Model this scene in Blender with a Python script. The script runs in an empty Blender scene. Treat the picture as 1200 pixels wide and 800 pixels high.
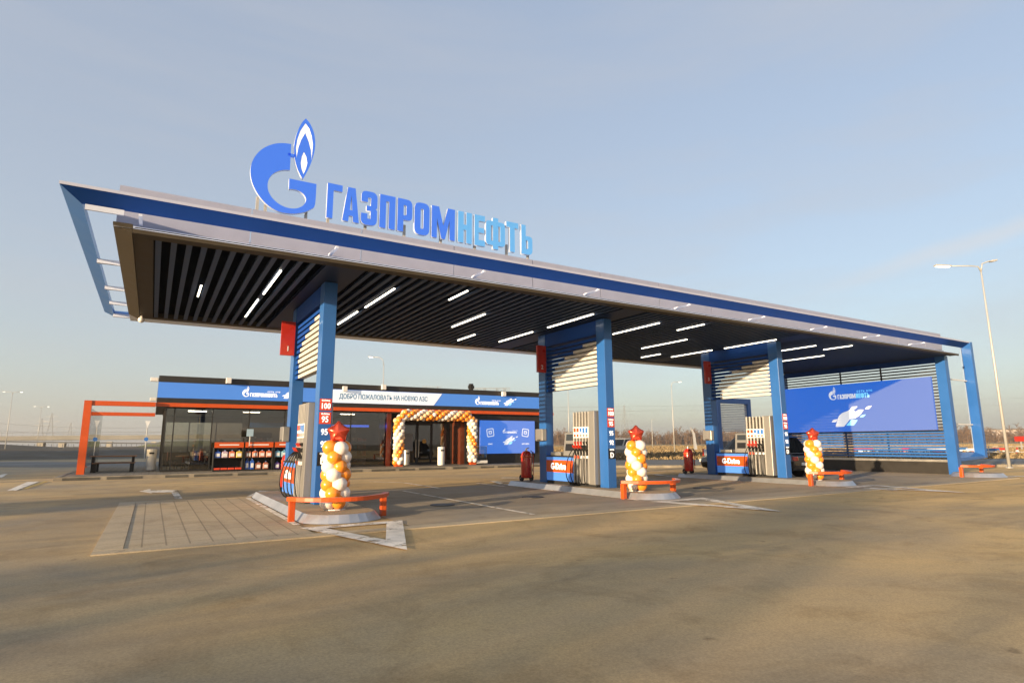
import bpy, bmesh, math, random
from mathutils import Vector, Matrix

random.seed(7)
SC = bpy.context.scene
COL = SC.collection
R = math.radians

# ------------------------------------------------------------------ camera
F_PX, PITCH, ROLL, YAW, EYE = 692.56, 0.170208, -0.005764, 0.542066, 1.45
cp, sp, cy, sy = math.cos(PITCH), math.sin(PITCH), math.cos(YAW), math.sin(YAW)
FW = Vector((sy*cp, cy*cp, sp)); RT = Vector((cy, -sy, 0)); UP = RT.cross(FW)
RR = RT*math.cos(ROLL) + UP*math.sin(ROLL)
UU = -RT*math.sin(ROLL) + UP*math.cos(ROLL)
cam = bpy.data.cameras.new('camera'); cam.sensor_width = 36.0; cam.sensor_fit = 'HORIZONTAL'
cam.lens = F_PX/1200*36; cam.clip_start = 0.05; cam.clip_end = 9000
camo = bpy.data.objects.new('camera', cam); COL.objects.link(camo)
m = Matrix((RR, UU, -FW)).transposed().to_4x4(); m.translation = (0, 0, EYE)
camo.matrix_world = m
SC.camera = camo

# ------------------------------------------------------------------ pixel -> place helpers (1200x800 photograph)
def ray(x, y): return RR*((x-600)/F_PX) - UU*((y-400)/F_PX) + FW
def gp(x, y, z=0.0):
    d = ray(x, y); t = (z-EYE)/d.z; return Vector((0, 0, EYE)) + d*t
def ay(x, y, Y):
    d = ray(x, y); return Vector((0, 0, EYE)) + d*(Y/d.y)

# ------------------------------------------------------------------ world, sun, exposure
SUN_EL, SUN_TRAVEL = 6.9, 18.2            # degrees; travel azimuth measured from +X towards +Y
SUN_STR, SKY_STR = 4.1, 0.15
w = bpy.data.worlds.new('World'); SC.world = w; w.use_nodes = True
nt = w.node_tree; nt.nodes.clear()
sky = nt.nodes.new('ShaderNodeTexSky'); sky.sky_type = 'NISHITA'; sky.sun_disc = False
sky.sun_elevation = R(SUN_EL)
dx, dy = math.cos(R(SUN_TRAVEL)), math.sin(R(SUN_TRAVEL))
sky.sun_rotation = math.atan2(-dx, -dy)
sky.air_density = 1.0; sky.dust_density = 1.6; sky.ozone_density = 2.2; sky.altitude = 100
# thin cirrus streaks mixed into the sky by direction
tc = nt.nodes.new('ShaderNodeTexCoord')
mp = nt.nodes.new('ShaderNodeMapping'); mp.inputs['Rotation'].default_value = (0, R(14), R(25)); mp.inputs['Scale'].default_value = (0.7, 2.0, 9.0)
no = nt.nodes.new('ShaderNodeTexNoise'); no.inputs['Scale'].default_value = 1.3; no.inputs['Detail'].default_value = 6; no.inputs['Roughness'].default_value = 0.55
cr = nt.nodes.new('ShaderNodeValToRGB'); cr.color_ramp.elements[0].position = 0.42; cr.color_ramp.elements[1].position = 0.80
cr.color_ramp.elements[0].color = (0.66, 0.66, 0.66, 1); cr.color_ramp.elements[1].color = (0.78, 0.78, 0.78, 1)
sx = nt.nodes.new('ShaderNodeSeparateXYZ'); vr = nt.nodes.new('ShaderNodeValToRGB')      # milky high haze: warmer near the horizon
vr.color_ramp.elements[0].position = 0.0; vr.color_ramp.elements[0].color = (1.36, 1.28, 1.20, 1)
vr.color_ramp.elements[1].position = 0.75; vr.color_ramp.elements[1].color = (1.06, 1.20, 1.46, 1)
_e = vr.color_ramp.elements.new(0.25); _e.color = (1.30, 1.31, 1.37, 1)
nt.links.new(tc.outputs['Generated'], sx.inputs[0]); nt.links.new(sx.outputs['Z'], vr.inputs[0])
mx = nt.nodes.new('ShaderNodeMixRGB'); mx.blend_type = 'MIX'; nt.links.new(vr.outputs[0], mx.inputs[2])
bg = nt.nodes.new('ShaderNodeBackground'); bg.inputs[1].default_value = SKY_STR
ow = nt.nodes.new('ShaderNodeOutputWorld')
L = nt.links.new
L(tc.outputs['Generated'], mp.inputs[0]); L(mp.outputs[0], no.inputs['Vector']); L(no.outputs[0], cr.inputs[0])
L(cr.outputs[0], mx.inputs[0]); L(sky.outputs[0], mx.inputs[1])
c2 = nt.nodes.new('ShaderNodeMapRange'); c2.inputs['From Min'].default_value = 0.45; c2.inputs['From Max'].default_value = 0.85; c2.inputs['To Max'].default_value = 0.20; L(no.outputs[0], c2.inputs[0])
m2 = nt.nodes.new('ShaderNodeMixRGB'); m2.inputs[2].default_value = (1.62, 1.58, 1.56, 1); L(c2.outputs[0], m2.inputs[0]); L(mx.outputs[0], m2.inputs[1])
# one long faint streak of cirrus low on the right
_a, _b = ray(930, 352).normalized(), ray(1195, 264).normalized(); _n = _a.cross(_b).normalized()
dn = nt.nodes.new('ShaderNodeVectorMath'); dn.operation = 'DOT_PRODUCT'; dn.inputs[1].default_value = _n; L(tc.outputs['Generated'], dn.inputs[0])
n3 = nt.nodes.new('ShaderNodeTexNoise'); n3.inputs['Scale'].default_value = 9; n3.inputs['Detail'].default_value = 5; L(tc.outputs['Generated'], n3.inputs['Vector'])
ad = nt.nodes.new('ShaderNodeMath'); ad.operation = 'MULTIPLY_ADD'; ad.inputs[1].default_value = 0.022; ad.inputs[2].default_value = -0.011; L(n3.outputs[0], ad.inputs[0])
a2 = nt.nodes.new('ShaderNodeMath'); a2.operation = 'ADD'; L(dn.outputs['Value'], a2.inputs[0]); L(ad.outputs[0], a2.inputs[1])
ab = nt.nodes.new('ShaderNodeMath'); ab.operation = 'ABSOLUTE'; L(a2.outputs[0], ab.inputs[0])
bd_ = nt.nodes.new('ShaderNodeMapRange'); bd_.interpolation_type = 'SMOOTHSTEP'; bd_.inputs['From Min'].default_value = 0.0; bd_.inputs['From Max'].default_value = 0.020; bd_.inputs['To Min'].default_value = 0.40; bd_.inputs['To Max'].default_value = 0.0; L(ab.outputs[0], bd_.inputs[0])
dm = nt.nodes.new('ShaderNodeVectorMath'); dm.operation = 'DOT_PRODUCT'; dm.inputs[1].default_value = (_b-_a).normalized(); L(tc.outputs['Generated'], dm.inputs[0])
_t0 = _a.dot((_b-_a).normalized()); _t1 = _b.dot((_b-_a).normalized())
mk = nt.nodes.new('ShaderNodeMapRange'); mk.interpolation_type = 'SMOOTHSTEP'; mk.inputs['From Min'].default_value = _t0-0.03; mk.inputs['From Max'].default_value = _t0+0.22; L(dm.outputs['Value'], mk.inputs[0])
mm_ = nt.nodes.new('ShaderNodeMath'); mm_.operation = 'MULTIPLY'; L(bd_.outputs[0], mm_.inputs[0]); L(mk.outputs[0], mm_.inputs[1])
m3 = nt.nodes.new('ShaderNodeMixRGB'); m3.inputs[2].default_value = (1.85, 1.75, 1.68, 1); L(mm_.outputs[0], m3.inputs[0]); L(m2.outputs[0], m3.inputs[1])
L(m3.outputs[0], bg.inputs[0]); L(bg.outputs[0], ow.inputs[0])

sl = bpy.data.lights.new('sun', 'SUN'); sl.energy = SUN_STR; sl.angle = R(0.55); sl.color = (1.0, 0.76, 0.48)
so = bpy.data.objects.new('sun', sl); COL.objects.link(so)
sd = Vector((dx*math.cos(R(SUN_EL)), dy*math.cos(R(SUN_EL)), -math.sin(R(SUN_EL))))
so.rotation_euler = sd.to_track_quat('-Z', 'Y').to_euler(); so.location = (-40, -20, 30)

vs = SC.view_settings
vs.view_transform = 'Standard'; vs.look = 'None'; vs.gamma = 1.0; vs.use_curve_mapping = False
vs.exposure = 1.5
SC.render.engine = 'CYCLES'

# ------------------------------------------------------------------ materials
def mat(name, col, rough=0.5, metal=0.0, coat=0.0, emit=None, es=0.0, var=0.0, vscale=3.0, bump=0.0, bscale=40.0, spec=0.5):
    mt = bpy.data.materials.new(name); mt.use_nodes = True; t = mt.node_tree; b = t.nodes['Principled BSDF']
    b.inputs['Base Color'].default_value = (*col, 1); b.inputs['Roughness'].default_value = rough
    b.inputs['Metallic'].default_value = metal; b.inputs['Coat Weight'].default_value = coat
    b.inputs['Specular IOR Level'].default_value = spec
    if emit: b.inputs['Emission Color'].default_value = (*emit, 1); b.inputs['Emission Strength'].default_value = es
    if var or bump:
        c = t.nodes.new('ShaderNodeTexCoord')
    if var:
        n = t.nodes.new('ShaderNodeTexNoise'); n.inputs['Scale'].default_value = vscale; n.inputs['Detail'].default_value = 5
        r = t.nodes.new('ShaderNodeMapRange'); r.inputs['From Min'].default_value = 0.3; r.inputs['From Max'].default_value = 0.7
        r.inputs['To Min'].default_value = 1-var; r.inputs['To Max'].default_value = 1+var
        x = t.nodes.new('ShaderNodeMixRGB'); x.blend_type = 'MULTIPLY'; x.inputs[0].default_value = 1; x.inputs[1].default_value = (*col, 1)
        t.links.new(c.outputs['Object'], n.inputs['Vector']); t.links.new(n.outputs[0], r.inputs[0]); t.links.new(r.outputs[0], x.inputs[2]); t.links.new(x.outputs[0], b.inputs['Base Color'])
        rr = t.nodes.new('ShaderNodeMapRange'); rr.inputs['To Min'].default_value = max(0.02, rough-0.10); rr.inputs['To Max'].default_value = min(1, rough+0.10)
        t.links.new(n.outputs[0], rr.inputs[0]); t.links.new(rr.outputs[0], b.inputs['Roughness'])
    if bump:
        n2 = t.nodes.new('ShaderNodeTexNoise'); n2.inputs['Scale'].default_value = bscale; n2.inputs['Detail'].default_value = 4
        bp = t.nodes.new('ShaderNodeBump'); bp.inputs['Strength'].default_value = bump; bp.inputs['Distance'].default_value = 0.02
        t.links.new(c.outputs['Object'], n2.inputs['Vector']); t.links.new(n2.outputs[0], bp.inputs['Height']); t.links.new(bp.outputs[0], b.inputs['Normal'])
    return mt

def ground_mat(name, base, dust, tyre, dust_amt=0.5, streak=(0, 0, 0), bricks=None, scale=0.12, rough=0.8, xgrad=False):
    mt = bpy.data.materials.new(name); mt.use_nodes = True; t = mt.node_tree; b = t.nodes['Principled BSDF']; lk = t.links.new
    c = t.nodes.new('ShaderNodeTexCoord')
    def noise(s, det=6, rough_=0.6, mapping=None, dist=0.0):
        n = t.nodes.new('ShaderNodeTexNoise'); n.inputs['Scale'].default_value = s; n.inputs['Detail'].default_value = det; n.inputs['Roughness'].default_value = rough_; n.inputs['Distortion'].default_value = dist
        if mapping:
            q = t.nodes.new('ShaderNodeMapping'); q.inputs['Rotation'].default_value = (0, 0, mapping[0]); q.inputs['Scale'].default_value = mapping[1]
            lk(c.outputs['Object'], q.inputs[0]); lk(q.outputs[0], n.inputs['Vector'])
        else: lk(c.outputs['Object'], n.inputs['Vector'])
        return n
    def ramp(n, a, bb):
        r = t.nodes.new('ShaderNodeMapRange'); r.inputs['From Min'].default_value = a; r.inputs['From Max'].default_value = bb; r.clamp = True
        lk(n.outputs[0], r.inputs[0]); return r
    def mixc(f, c1, c2, mode='MIX', fac=1.0):
        x = t.nodes.new('ShaderNodeMixRGB'); x.blend_type = mode
        if f is None: x.inputs[0].default_value = fac
        else: lk(f.outputs[0], x.inputs[0])
        for i, cc in ((1, c1), (2, c2)):
            if isinstance(cc, tuple): x.inputs[i].default_value = (*cc, 1)
            else: lk(cc.outputs[0], x.inputs[i])
        return x
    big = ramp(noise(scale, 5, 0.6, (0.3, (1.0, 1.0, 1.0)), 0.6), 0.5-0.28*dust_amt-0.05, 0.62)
    if xgrad:      # mix leans to the second colour towards the far right, to base on the left
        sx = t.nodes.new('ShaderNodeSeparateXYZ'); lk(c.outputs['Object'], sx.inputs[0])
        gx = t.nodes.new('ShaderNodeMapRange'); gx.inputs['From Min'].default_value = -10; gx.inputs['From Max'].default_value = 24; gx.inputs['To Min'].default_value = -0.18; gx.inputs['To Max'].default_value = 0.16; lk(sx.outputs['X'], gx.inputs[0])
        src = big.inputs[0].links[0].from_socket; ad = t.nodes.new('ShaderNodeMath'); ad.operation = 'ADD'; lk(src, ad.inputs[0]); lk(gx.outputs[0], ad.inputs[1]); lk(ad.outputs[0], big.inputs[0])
    x = mixc(big, base, dust)
    tr = ramp(noise(0.35, 5, 0.65, (R(-32), (0.16, 1.3, 1)), 0.3), 0.52, 0.80)
    x = mixc(tr, x, tyre)
    tr2 = ramp(noise(0.5, 5, 0.6, (R(75), (0.14, 1.2, 1)), 0.5), 0.60, 0.90)
    x = mixc(tr2, x, tyre)
    sp_ = ramp(noise(0.9, 9, 0.72, None, 0.8), 0.50, 0.70)
    x = mixc(sp_, x, mixc(None, x, (0.74, 0.71, 0.66), 'MULTIPLY'))
    sp3 = ramp(noise(0.22, 7, 0.66, (R(18), (0.5, 1.5, 1)), 1.2), 0.48, 0.72)
    x = mixc(sp3, x, mixc(None, x, (0.78, 0.76, 0.73), 'MULTIPLY'))
    sp4 = ramp(noise(3.1, 3, 0.5), 0.70, 0.76)
    x = mixc(sp4, x, mixc(None, x, (0.62, 0.60, 0.58), 'MULTIPLY'))
    sp5 = ramp(noise(11, 4, 0.8), 0.66, 0.74)
    x = mixc(sp5, x, mixc(None, x, (1.22, 1.2, 1.16), 'MULTIPLY'))
    gr = noise(55, 3, 0.7); g2 = t.nodes.new('ShaderNodeMapRange'); g2.inputs['To Min'].default_value = 0.50; g2.inputs['To Max'].default_value = 1.50; lk(gr.outputs[0], g2.inputs[0])
    x2 = t.nodes.new('ShaderNodeMixRGB'); x2.blend_type = 'MULTIPLY'; x2.inputs[0].default_value = 1; lk(x.outputs[0], x2.inputs[1]); lk(g2.outputs[0], x2.inputs[2]); x = x2
    if bricks:
        bt = t.nodes.new('ShaderNodeTexBrick'); bt.inputs['Scale'].default_value = 1.0; bt.inputs['Brick Width'].default_value = bricks[0]; bt.inputs['Row Height'].default_value = bricks[1]
        bt.inputs['Mortar Size'].default_value = 0.012; bt.inputs['Color1'].default_value = (1, 1, 1, 1); bt.inputs['Color2'].default_value = (0.90, 0.90, 0.90, 1); bt.inputs['Mortar'].default_value = (0.58, 0.58, 0.58, 1)
        q = t.nodes.new('ShaderNodeMapping'); q.inputs['Rotation'].default_value = (0, 0, R(90)); lk(c.outputs['Object'], q.inputs[0]); lk(q.outputs[0], bt.inputs['Vector'])
        x = mixc(None, x, bt, 'MULTIPLY')
    lk(x.outputs[0], b.inputs['Base Color'])
    rn = t.nodes.new('ShaderNodeMapRange'); rn.inputs['To Min'].default_value = rough-0.2; rn.inputs['To Max'].default_value = rough+0.15; lk(big.outputs[0], rn.inputs[0]); lk(rn.outputs[0], b.inputs['Roughness'])
    b.inputs['Specular IOR Level'].default_value = 0.25
    bp = t.nodes.new('ShaderNodeBump'); bp.inputs['Strength'].default_value = 0.25; bp.inputs['Distance'].default_value = 0.006
    bn = noise(90, 3, 0.7); lk(bn.outputs[0], bp.inputs['Height']); lk(bp.outputs[0], b.inputs['Normal'])
    return mt

def glass_mat(name, tint, refl=0.14, rough=0.0):
    mt = bpy.data.materials.new(name); mt.use_nodes = True; t = mt.node_tree; t.nodes.clear()
    tr = t.nodes.new('ShaderNodeBsdfTransparent'); tr.inputs[0].default_value = (*tint, 1)
    gl = t.nodes.new('ShaderNodeBsdfGlossy'); gl.inputs['Roughness'].default_value = rough; gl.inputs[0].default_value = (0.95, 0.97, 1, 1)
    fr = t.nodes.new('ShaderNodeLayerWeight'); fr.inputs[0].default_value = 0.25
    mr = t.nodes.new('ShaderNodeMapRange'); mr.inputs['To Min'].default_value = refl; mr.inputs['To Max'].default_value = 0.9
    mxs = t.nodes.new('ShaderNodeMixShader'); o = t.nodes.new('ShaderNodeOutputMaterial')
    t.links.new(fr.outputs['Fresnel'], mr.inputs[0]); t.links.new(mr.outputs[0], mxs.inputs[0]); t.links.new(tr.outputs[0], mxs.inputs[1]); t.links.new(gl.outputs[0], mxs.inputs[2]); t.links.new(mxs.outputs[0], o.inputs[0])
    return mt

M = {}
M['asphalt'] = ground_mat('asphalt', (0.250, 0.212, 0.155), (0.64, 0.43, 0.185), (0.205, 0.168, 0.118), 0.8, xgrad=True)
M['lane'] = ground_mat('lane_concrete', (0.27, 0.245, 0.205), (0.46, 0.35, 0.22), (0.18, 0.165, 0.14), 0.4)
M['paver'] = ground_mat('concrete_pavers', (0.44, 0.37, 0.27), (0.54, 0.43, 0.28), (0.35, 0.30, 0.23), 0.5, bricks=(1.25, 0.31))
M['edging'] = ground_mat('concrete_edging', (0.42, 0.35, 0.25), (0.54, 0.43, 0.28), (0.30, 0.25, 0.185), 0.5)
M['platform'] = ground_mat('platform_concrete', (0.20, 0.18, 0.15), (0.26, 0.215, 0.15), (0.14, 0.125, 0.10), 0.5, bricks=(0.6, 0.3))
M['road'] = ground_mat('road_asphalt', (0.15, 0.142, 0.132), (0.20, 0.18, 0.155), (0.12, 0.115, 0.108), 0.2)
M['earth'] = ground_mat('dry_earth', (0.14, 0.115, 0.07), (0.20, 0.155, 0.085), (0.09, 0.08, 0.05), 0.6, scale=0.05)
M['dry_grass'] = ground_mat('dry_grass', (0.30, 0.22, 0.10), (0.38, 0.27, 0.115), (0.22, 0.17, 0.085), 0.6, scale=0.04)
M['verge'] = ground_mat('verge_grass', (0.13, 0.115, 0.055), (0.24, 0.18, 0.085), (0.09, 0.08, 0.045), 0.5, scale=0.5)
M['dark_soil'] = ground_mat('dark_soil', (0.085, 0.068, 0.048), (0.12, 0.095, 0.062), (0.055, 0.048, 0.036), 0.5, scale=0.3)
M['kerbstone'] = mat('kerbstone', (0.24, 0.21, 0.165), 0.85, var=0.3, vscale=1.5, bump=0.3)
M['kerb_dark'] = mat('kerbstone_dark', (0.075, 0.070, 0.060), 0.85, var=0.3, vscale=1.5, bump=0.3)
M['white_line'] = mat('worn_white_paint', (0.80, 0.73, 0.62), 0.8, var=0.28, vscale=2.5, bump=0.2)
def worn(mt, lo=0.40, hi=0.47):
    t = mt.node_tree; b = t.nodes['Principled BSDF']; o = [n for n in t.nodes if n.type == 'OUTPUT_MATERIAL'][0]
    c = t.nodes.new('ShaderNodeTexCoord'); n = t.nodes.new('ShaderNodeTexNoise'); n.inputs['Scale'].default_value = 2.2; n.inputs['Detail'].default_value = 9; n.inputs['Roughness'].default_value = 0.75
    r = t.nodes.new('ShaderNodeMapRange'); r.inputs['From Min'].default_value = lo; r.inputs['From Max'].default_value = hi; r.inputs['To Min'].default_value = 0.15; r.inputs['To Max'].default_value = 0.95
    tr = t.nodes.new('ShaderNodeBsdfTransparent'); m_ = t.nodes.new('ShaderNodeMixShader')
    t.links.new(c.outputs['Object'], n.inputs['Vector']); t.links.new(n.outputs[0], r.inputs[0]); t.links.new(r.outputs[0], m_.inputs[0]); t.links.new(tr.outputs[0], m_.inputs[1]); t.links.new(b.outputs[0], m_.inputs[2]); t.links.new(m_.outputs[0], o.inputs['Surface'])
worn(M['white_line'])
M['zinc'] = mat('galvanised_steel', (0.52, 0.53, 0.55), 0.42, 0.75, var=0.12, vscale=2)
M['blue'] = mat('blue_paint', (0.022, 0.110, 0.355), 0.32, 0, 0.15, var=0.07, vscale=1.2)
M['navy'] = mat('navy_panel', (0.006, 0.055, 0.27), 0.6, var=0.06, vscale=0.8, spec=0.15)
M['white'] = mat('white_panel', (0.76, 0.83, 0.96), 0.4, var=0.04, vscale=0.7)
M['white_paint'] = mat('white_paint', (0.64, 0.62, 0.59), 0.45, var=0.05)
M['rung'] = mat('rung_white', (0.56, 0.60, 0.72), 0.45)
M['louvre'] = mat('louvre_white', (0.56, 0.53, 0.48), 0.5, var=0.05)
M['frame_light'] = mat('pale_blue_edge', (0.30, 0.40, 0.58), 0.45)
M['edge_grey'] = mat('edge_trim_grey', (0.42, 0.44, 0.55), 0.5)
M['panel_navy'] = mat('dark_navy_panel', (0.008, 0.020, 0.060), 0.5, spec=0.2)
M['bronze'] = mat('bronze_trim', (0.055, 0.043, 0.027), 0.6, var=0.12, spec=0.2)
M['black_void'] = mat('ceiling_void', (0.002, 0.003, 0.006), 0.9, spec=0.0)
M['slat'] = mat('charcoal_slat', (0.042, 0.070, 0.135), 0.5, var=0.1, spec=0.12)
M['led'] = mat('led_tube', (0.9, 0.9, 0.85), 0.4, emit=(1.0, 0.90, 0.72), es=2.2)
M['orange'] = mat('orange_paint', (0.52, 0.072, 0.006), 0.35, 0, 0.2, var=0.06)
M['red'] = mat('red_paint', (0.42, 0.022, 0.009), 0.3, 0, 0.3, var=0.08)
M['sign_blue'] = mat('sign_blue', (0.035, 0.125, 0.54), 0.4, emit=(0.03, 0.12, 0.60), es=0.20)
M['sign_cyan'] = mat('sign_cyan', (0.09, 0.28, 0.54), 0.4, emit=(0.07, 0.29, 0.66), es=0.18)
M['sign_white'] = mat('sign_white', (0.85, 0.85, 0.85), 0.35, emit=(1, 1, 1), es=0.12)
M['sign_side'] = mat('sign_side', (0.50, 0.56, 0.68), 0.4)
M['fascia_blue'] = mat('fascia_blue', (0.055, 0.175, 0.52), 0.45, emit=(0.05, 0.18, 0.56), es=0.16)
M['fascia_black'] = mat('fascia_black', (0.022, 0.019, 0.016), 0.45, var=0.15)
M['banner'] = mat('banner_white', (0.66, 0.72, 0.82), 0.5, emit=(0.80, 0.90, 1.0), es=0.09)
M['letter_blue'] = mat('letter_blue', (0.06, 0.19, 0.36), 0.5)
M['letter_white'] = mat('letter_white', (0.85, 0.85, 0.85), 0.5, emit=(1, 1, 1), es=0.22)
M['board'] = mat('led_board', (0.066, 0.078, 0.070), 0.38, emit=(0.004, 0.105, 0.52), es=0.42)
M['board_store'] = mat('led_board_small', (0.10, 0.12, 0.20), 0.4, emit=(0.025, 0.17, 0.68), es=0.33)
M['board_white'] = mat('led_white', (0.40, 0.40, 0.42), 0.4, emit=(0.85, 0.9, 1), es=0.25)
M['board_cyan'] = mat('led_cyan', (0.2, 0.3, 0.35), 0.4, emit=(0.15, 0.55, 0.9), es=0.45)
M['black'] = mat('black_plastic', (0.012, 0.012, 0.013), 0.4)
M['matt_black'] = mat('matt_black', (0.012, 0.012, 0.012), 0.75)
M['rubber'] = mat('rubber', (0.012, 0.012, 0.012), 0.6)
M['silver'] = mat('silver_panel', (0.34, 0.325, 0.30), 0.38, 0.55, var=0.05, vscale=1)
M['silver_fin'] = mat('silver_fin', (0.40, 0.385, 0.36), 0.4, 0.25, var=0.04)
M['steel'] = mat('brushed_steel', (0.55, 0.52, 0.47), 0.35, 0.8, var=0.06)
M['grey'] = mat('grey_plastic', (0.22, 0.22, 0.22), 0.5)
M['screen_dark'] = mat('dark_screen', (0.03, 0.035, 0.04), 0.15)
M['label_white'] = mat('label_white', (0.72, 0.72, 0.72), 0.5)
M['label_red'] = mat('label_red', (0.62, 0.06, 0.02), 0.45)
M['label_blue'] = mat('label_blue', (0.03, 0.16, 0.50), 0.45)
M['balloon_white'] = mat('pearl_white_latex', (0.74, 0.67, 0.60), 0.28, 0, 0.35)
M['balloon_orange'] = mat('orange_latex', (0.82, 0.26, 0.02), 0.25, 0, 0.4)
M['balloon_gold'] = mat('peach_latex', (0.80, 0.50, 0.26), 0.28, 0, 0.35)
M['foil'] = mat('red_foil', (0.78, 0.10, 0.055), 0.24, 0.8)
M['wood'] = mat('warm_wood', (0.24, 0.115, 0.05), 0.55, var=0.25, vscale=5)
M['dark_metal'] = mat('dark_metal', (0.022, 0.020, 0.018), 0.5, 0.3)
M['glass'] = glass_mat('shop_glass', (0.56, 0.53, 0.48), 0.08)
M['clear'] = glass_mat('clear_glass', (0.80, 0.80, 0.76), 0.05)
M['smoked'] = glass_mat('smoked_glass', (0.66, 0.63, 0.54), 0.08)
M['interior'] = mat('shop_wall', (0.20, 0.185, 0.17), 0.8)
M['lamp_shop'] = mat('shop_lamp', (0.9, 0.9, 0.85), 0.4, emit=(1, 0.93, 0.8), es=7)
M['interior_floor'] = mat('shop_floor', (0.16, 0.15, 0.13), 0.4)
M['interior_ceiling'] = mat('shop_ceiling', (0.28, 0.27, 0.25), 0.8)
M['led_blue'] = mat('blue_led_strip', (0.05, 0.1, 0.4), 0.4, emit=(0.06, 0.16, 1.0), es=1.1)
M['lamp_on'] = mat('lamp_on', (0.9, 0.9, 0.85), 0.4, emit=(1, 0.93, 0.8), es=2.5)
M['galv'] = mat('lamp_post_paint', (0.40, 0.39, 0.37), 0.5, 0.2, var=0.06)
M['concrete'] = mat('bridge_concrete', (0.52, 0.46, 0.36), 0.85, var=0.12, vscale=0.2)
M['pylon'] = mat('pylon_steel', (0.20, 0.20, 0.20), 0.6, 0.3)
M['car_black'] = mat('car_black', (0.008, 0.008, 0.010), 0.22, 0, 0.8)
M['car_grey'] = mat('car_grey', (0.33, 0.32, 0.30), 0.3, 0.4, 0.5)
M['car_glass'] = mat('car_glass', (0.015, 0.018, 0.02), 0.06)
M['tail'] = mat('tail_light', (0.5, 0.015, 0.01), 0.2, 0, 0.5)
M['head'] = mat('head_light', (0.75, 0.75, 0.75), 0.12, 0.3, 0.5)
M['twig'] = mat('bare_twigs', (0.105, 0.070, 0.042), 0.95)
M['twig2'] = mat('reddish_twigs', (0.15, 0.088, 0.045), 0.95)
M['building'] = mat('pale_render', (0.50, 0.42, 0.36), 0.85, var=0.1)
M['barrier_blue'] = mat('blue_plastic', (0.03, 0.11, 0.28), 0.5)
M['jug_blue'] = mat('jug_blue', (0.03, 0.10, 0.42), 0.35)
M['jug_teal'] = mat('jug_teal', (0.16, 0.38, 0.50), 0.35)
M['jug_mauve'] = mat('jug_mauve', (0.45, 0.34, 0.42), 0.35)
M['jug_red'] = mat('jug_red', (0.55, 0.14, 0.06), 0.35)
M['jug_yellow'] = mat('jug_yellow', (0.62, 0.42, 0.06), 0.35)
M['jug_brown'] = mat('jug_brown', (0.34, 0.11, 0.06), 0.35)
M['jug_purple'] = mat('jug_purple', (0.16, 0.08, 0.26), 0.35)

# ------------------------------------------------------------------ object helpers
WROOT = set()      # things whose parts are modelled in world coordinates
def wroot(t): WROOT.add(t.name); return t
def adopt(o, parent):
    o.parent = parent
    if parent.name in WROOT: o.matrix_parent_inverse = Matrix.Translation(-Vector(parent.location))
def tag(o, label=None, cat=None, group=None, kind=None):
    if label: o['label'] = label
    if cat: o['category'] = cat
    if group: o['group'] = group
    if kind: o['kind'] = kind
    return o
def empty(name, loc=(0, 0, 0), rz=0.0):
    o = bpy.data.objects.new(name, None); COL.objects.link(o); o.location = loc; o.rotation_euler = (0, 0, rz); o.empty_display_size = 0.2
    return o
def copy_tree(o, parent=None):
    c = o.copy(); COL.objects.link(c)
    if parent: c.parent = parent
    for ch in list(o.children): copy_tree(ch, c)
    return c
def relabel(o, label): o['label'] = label

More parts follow.
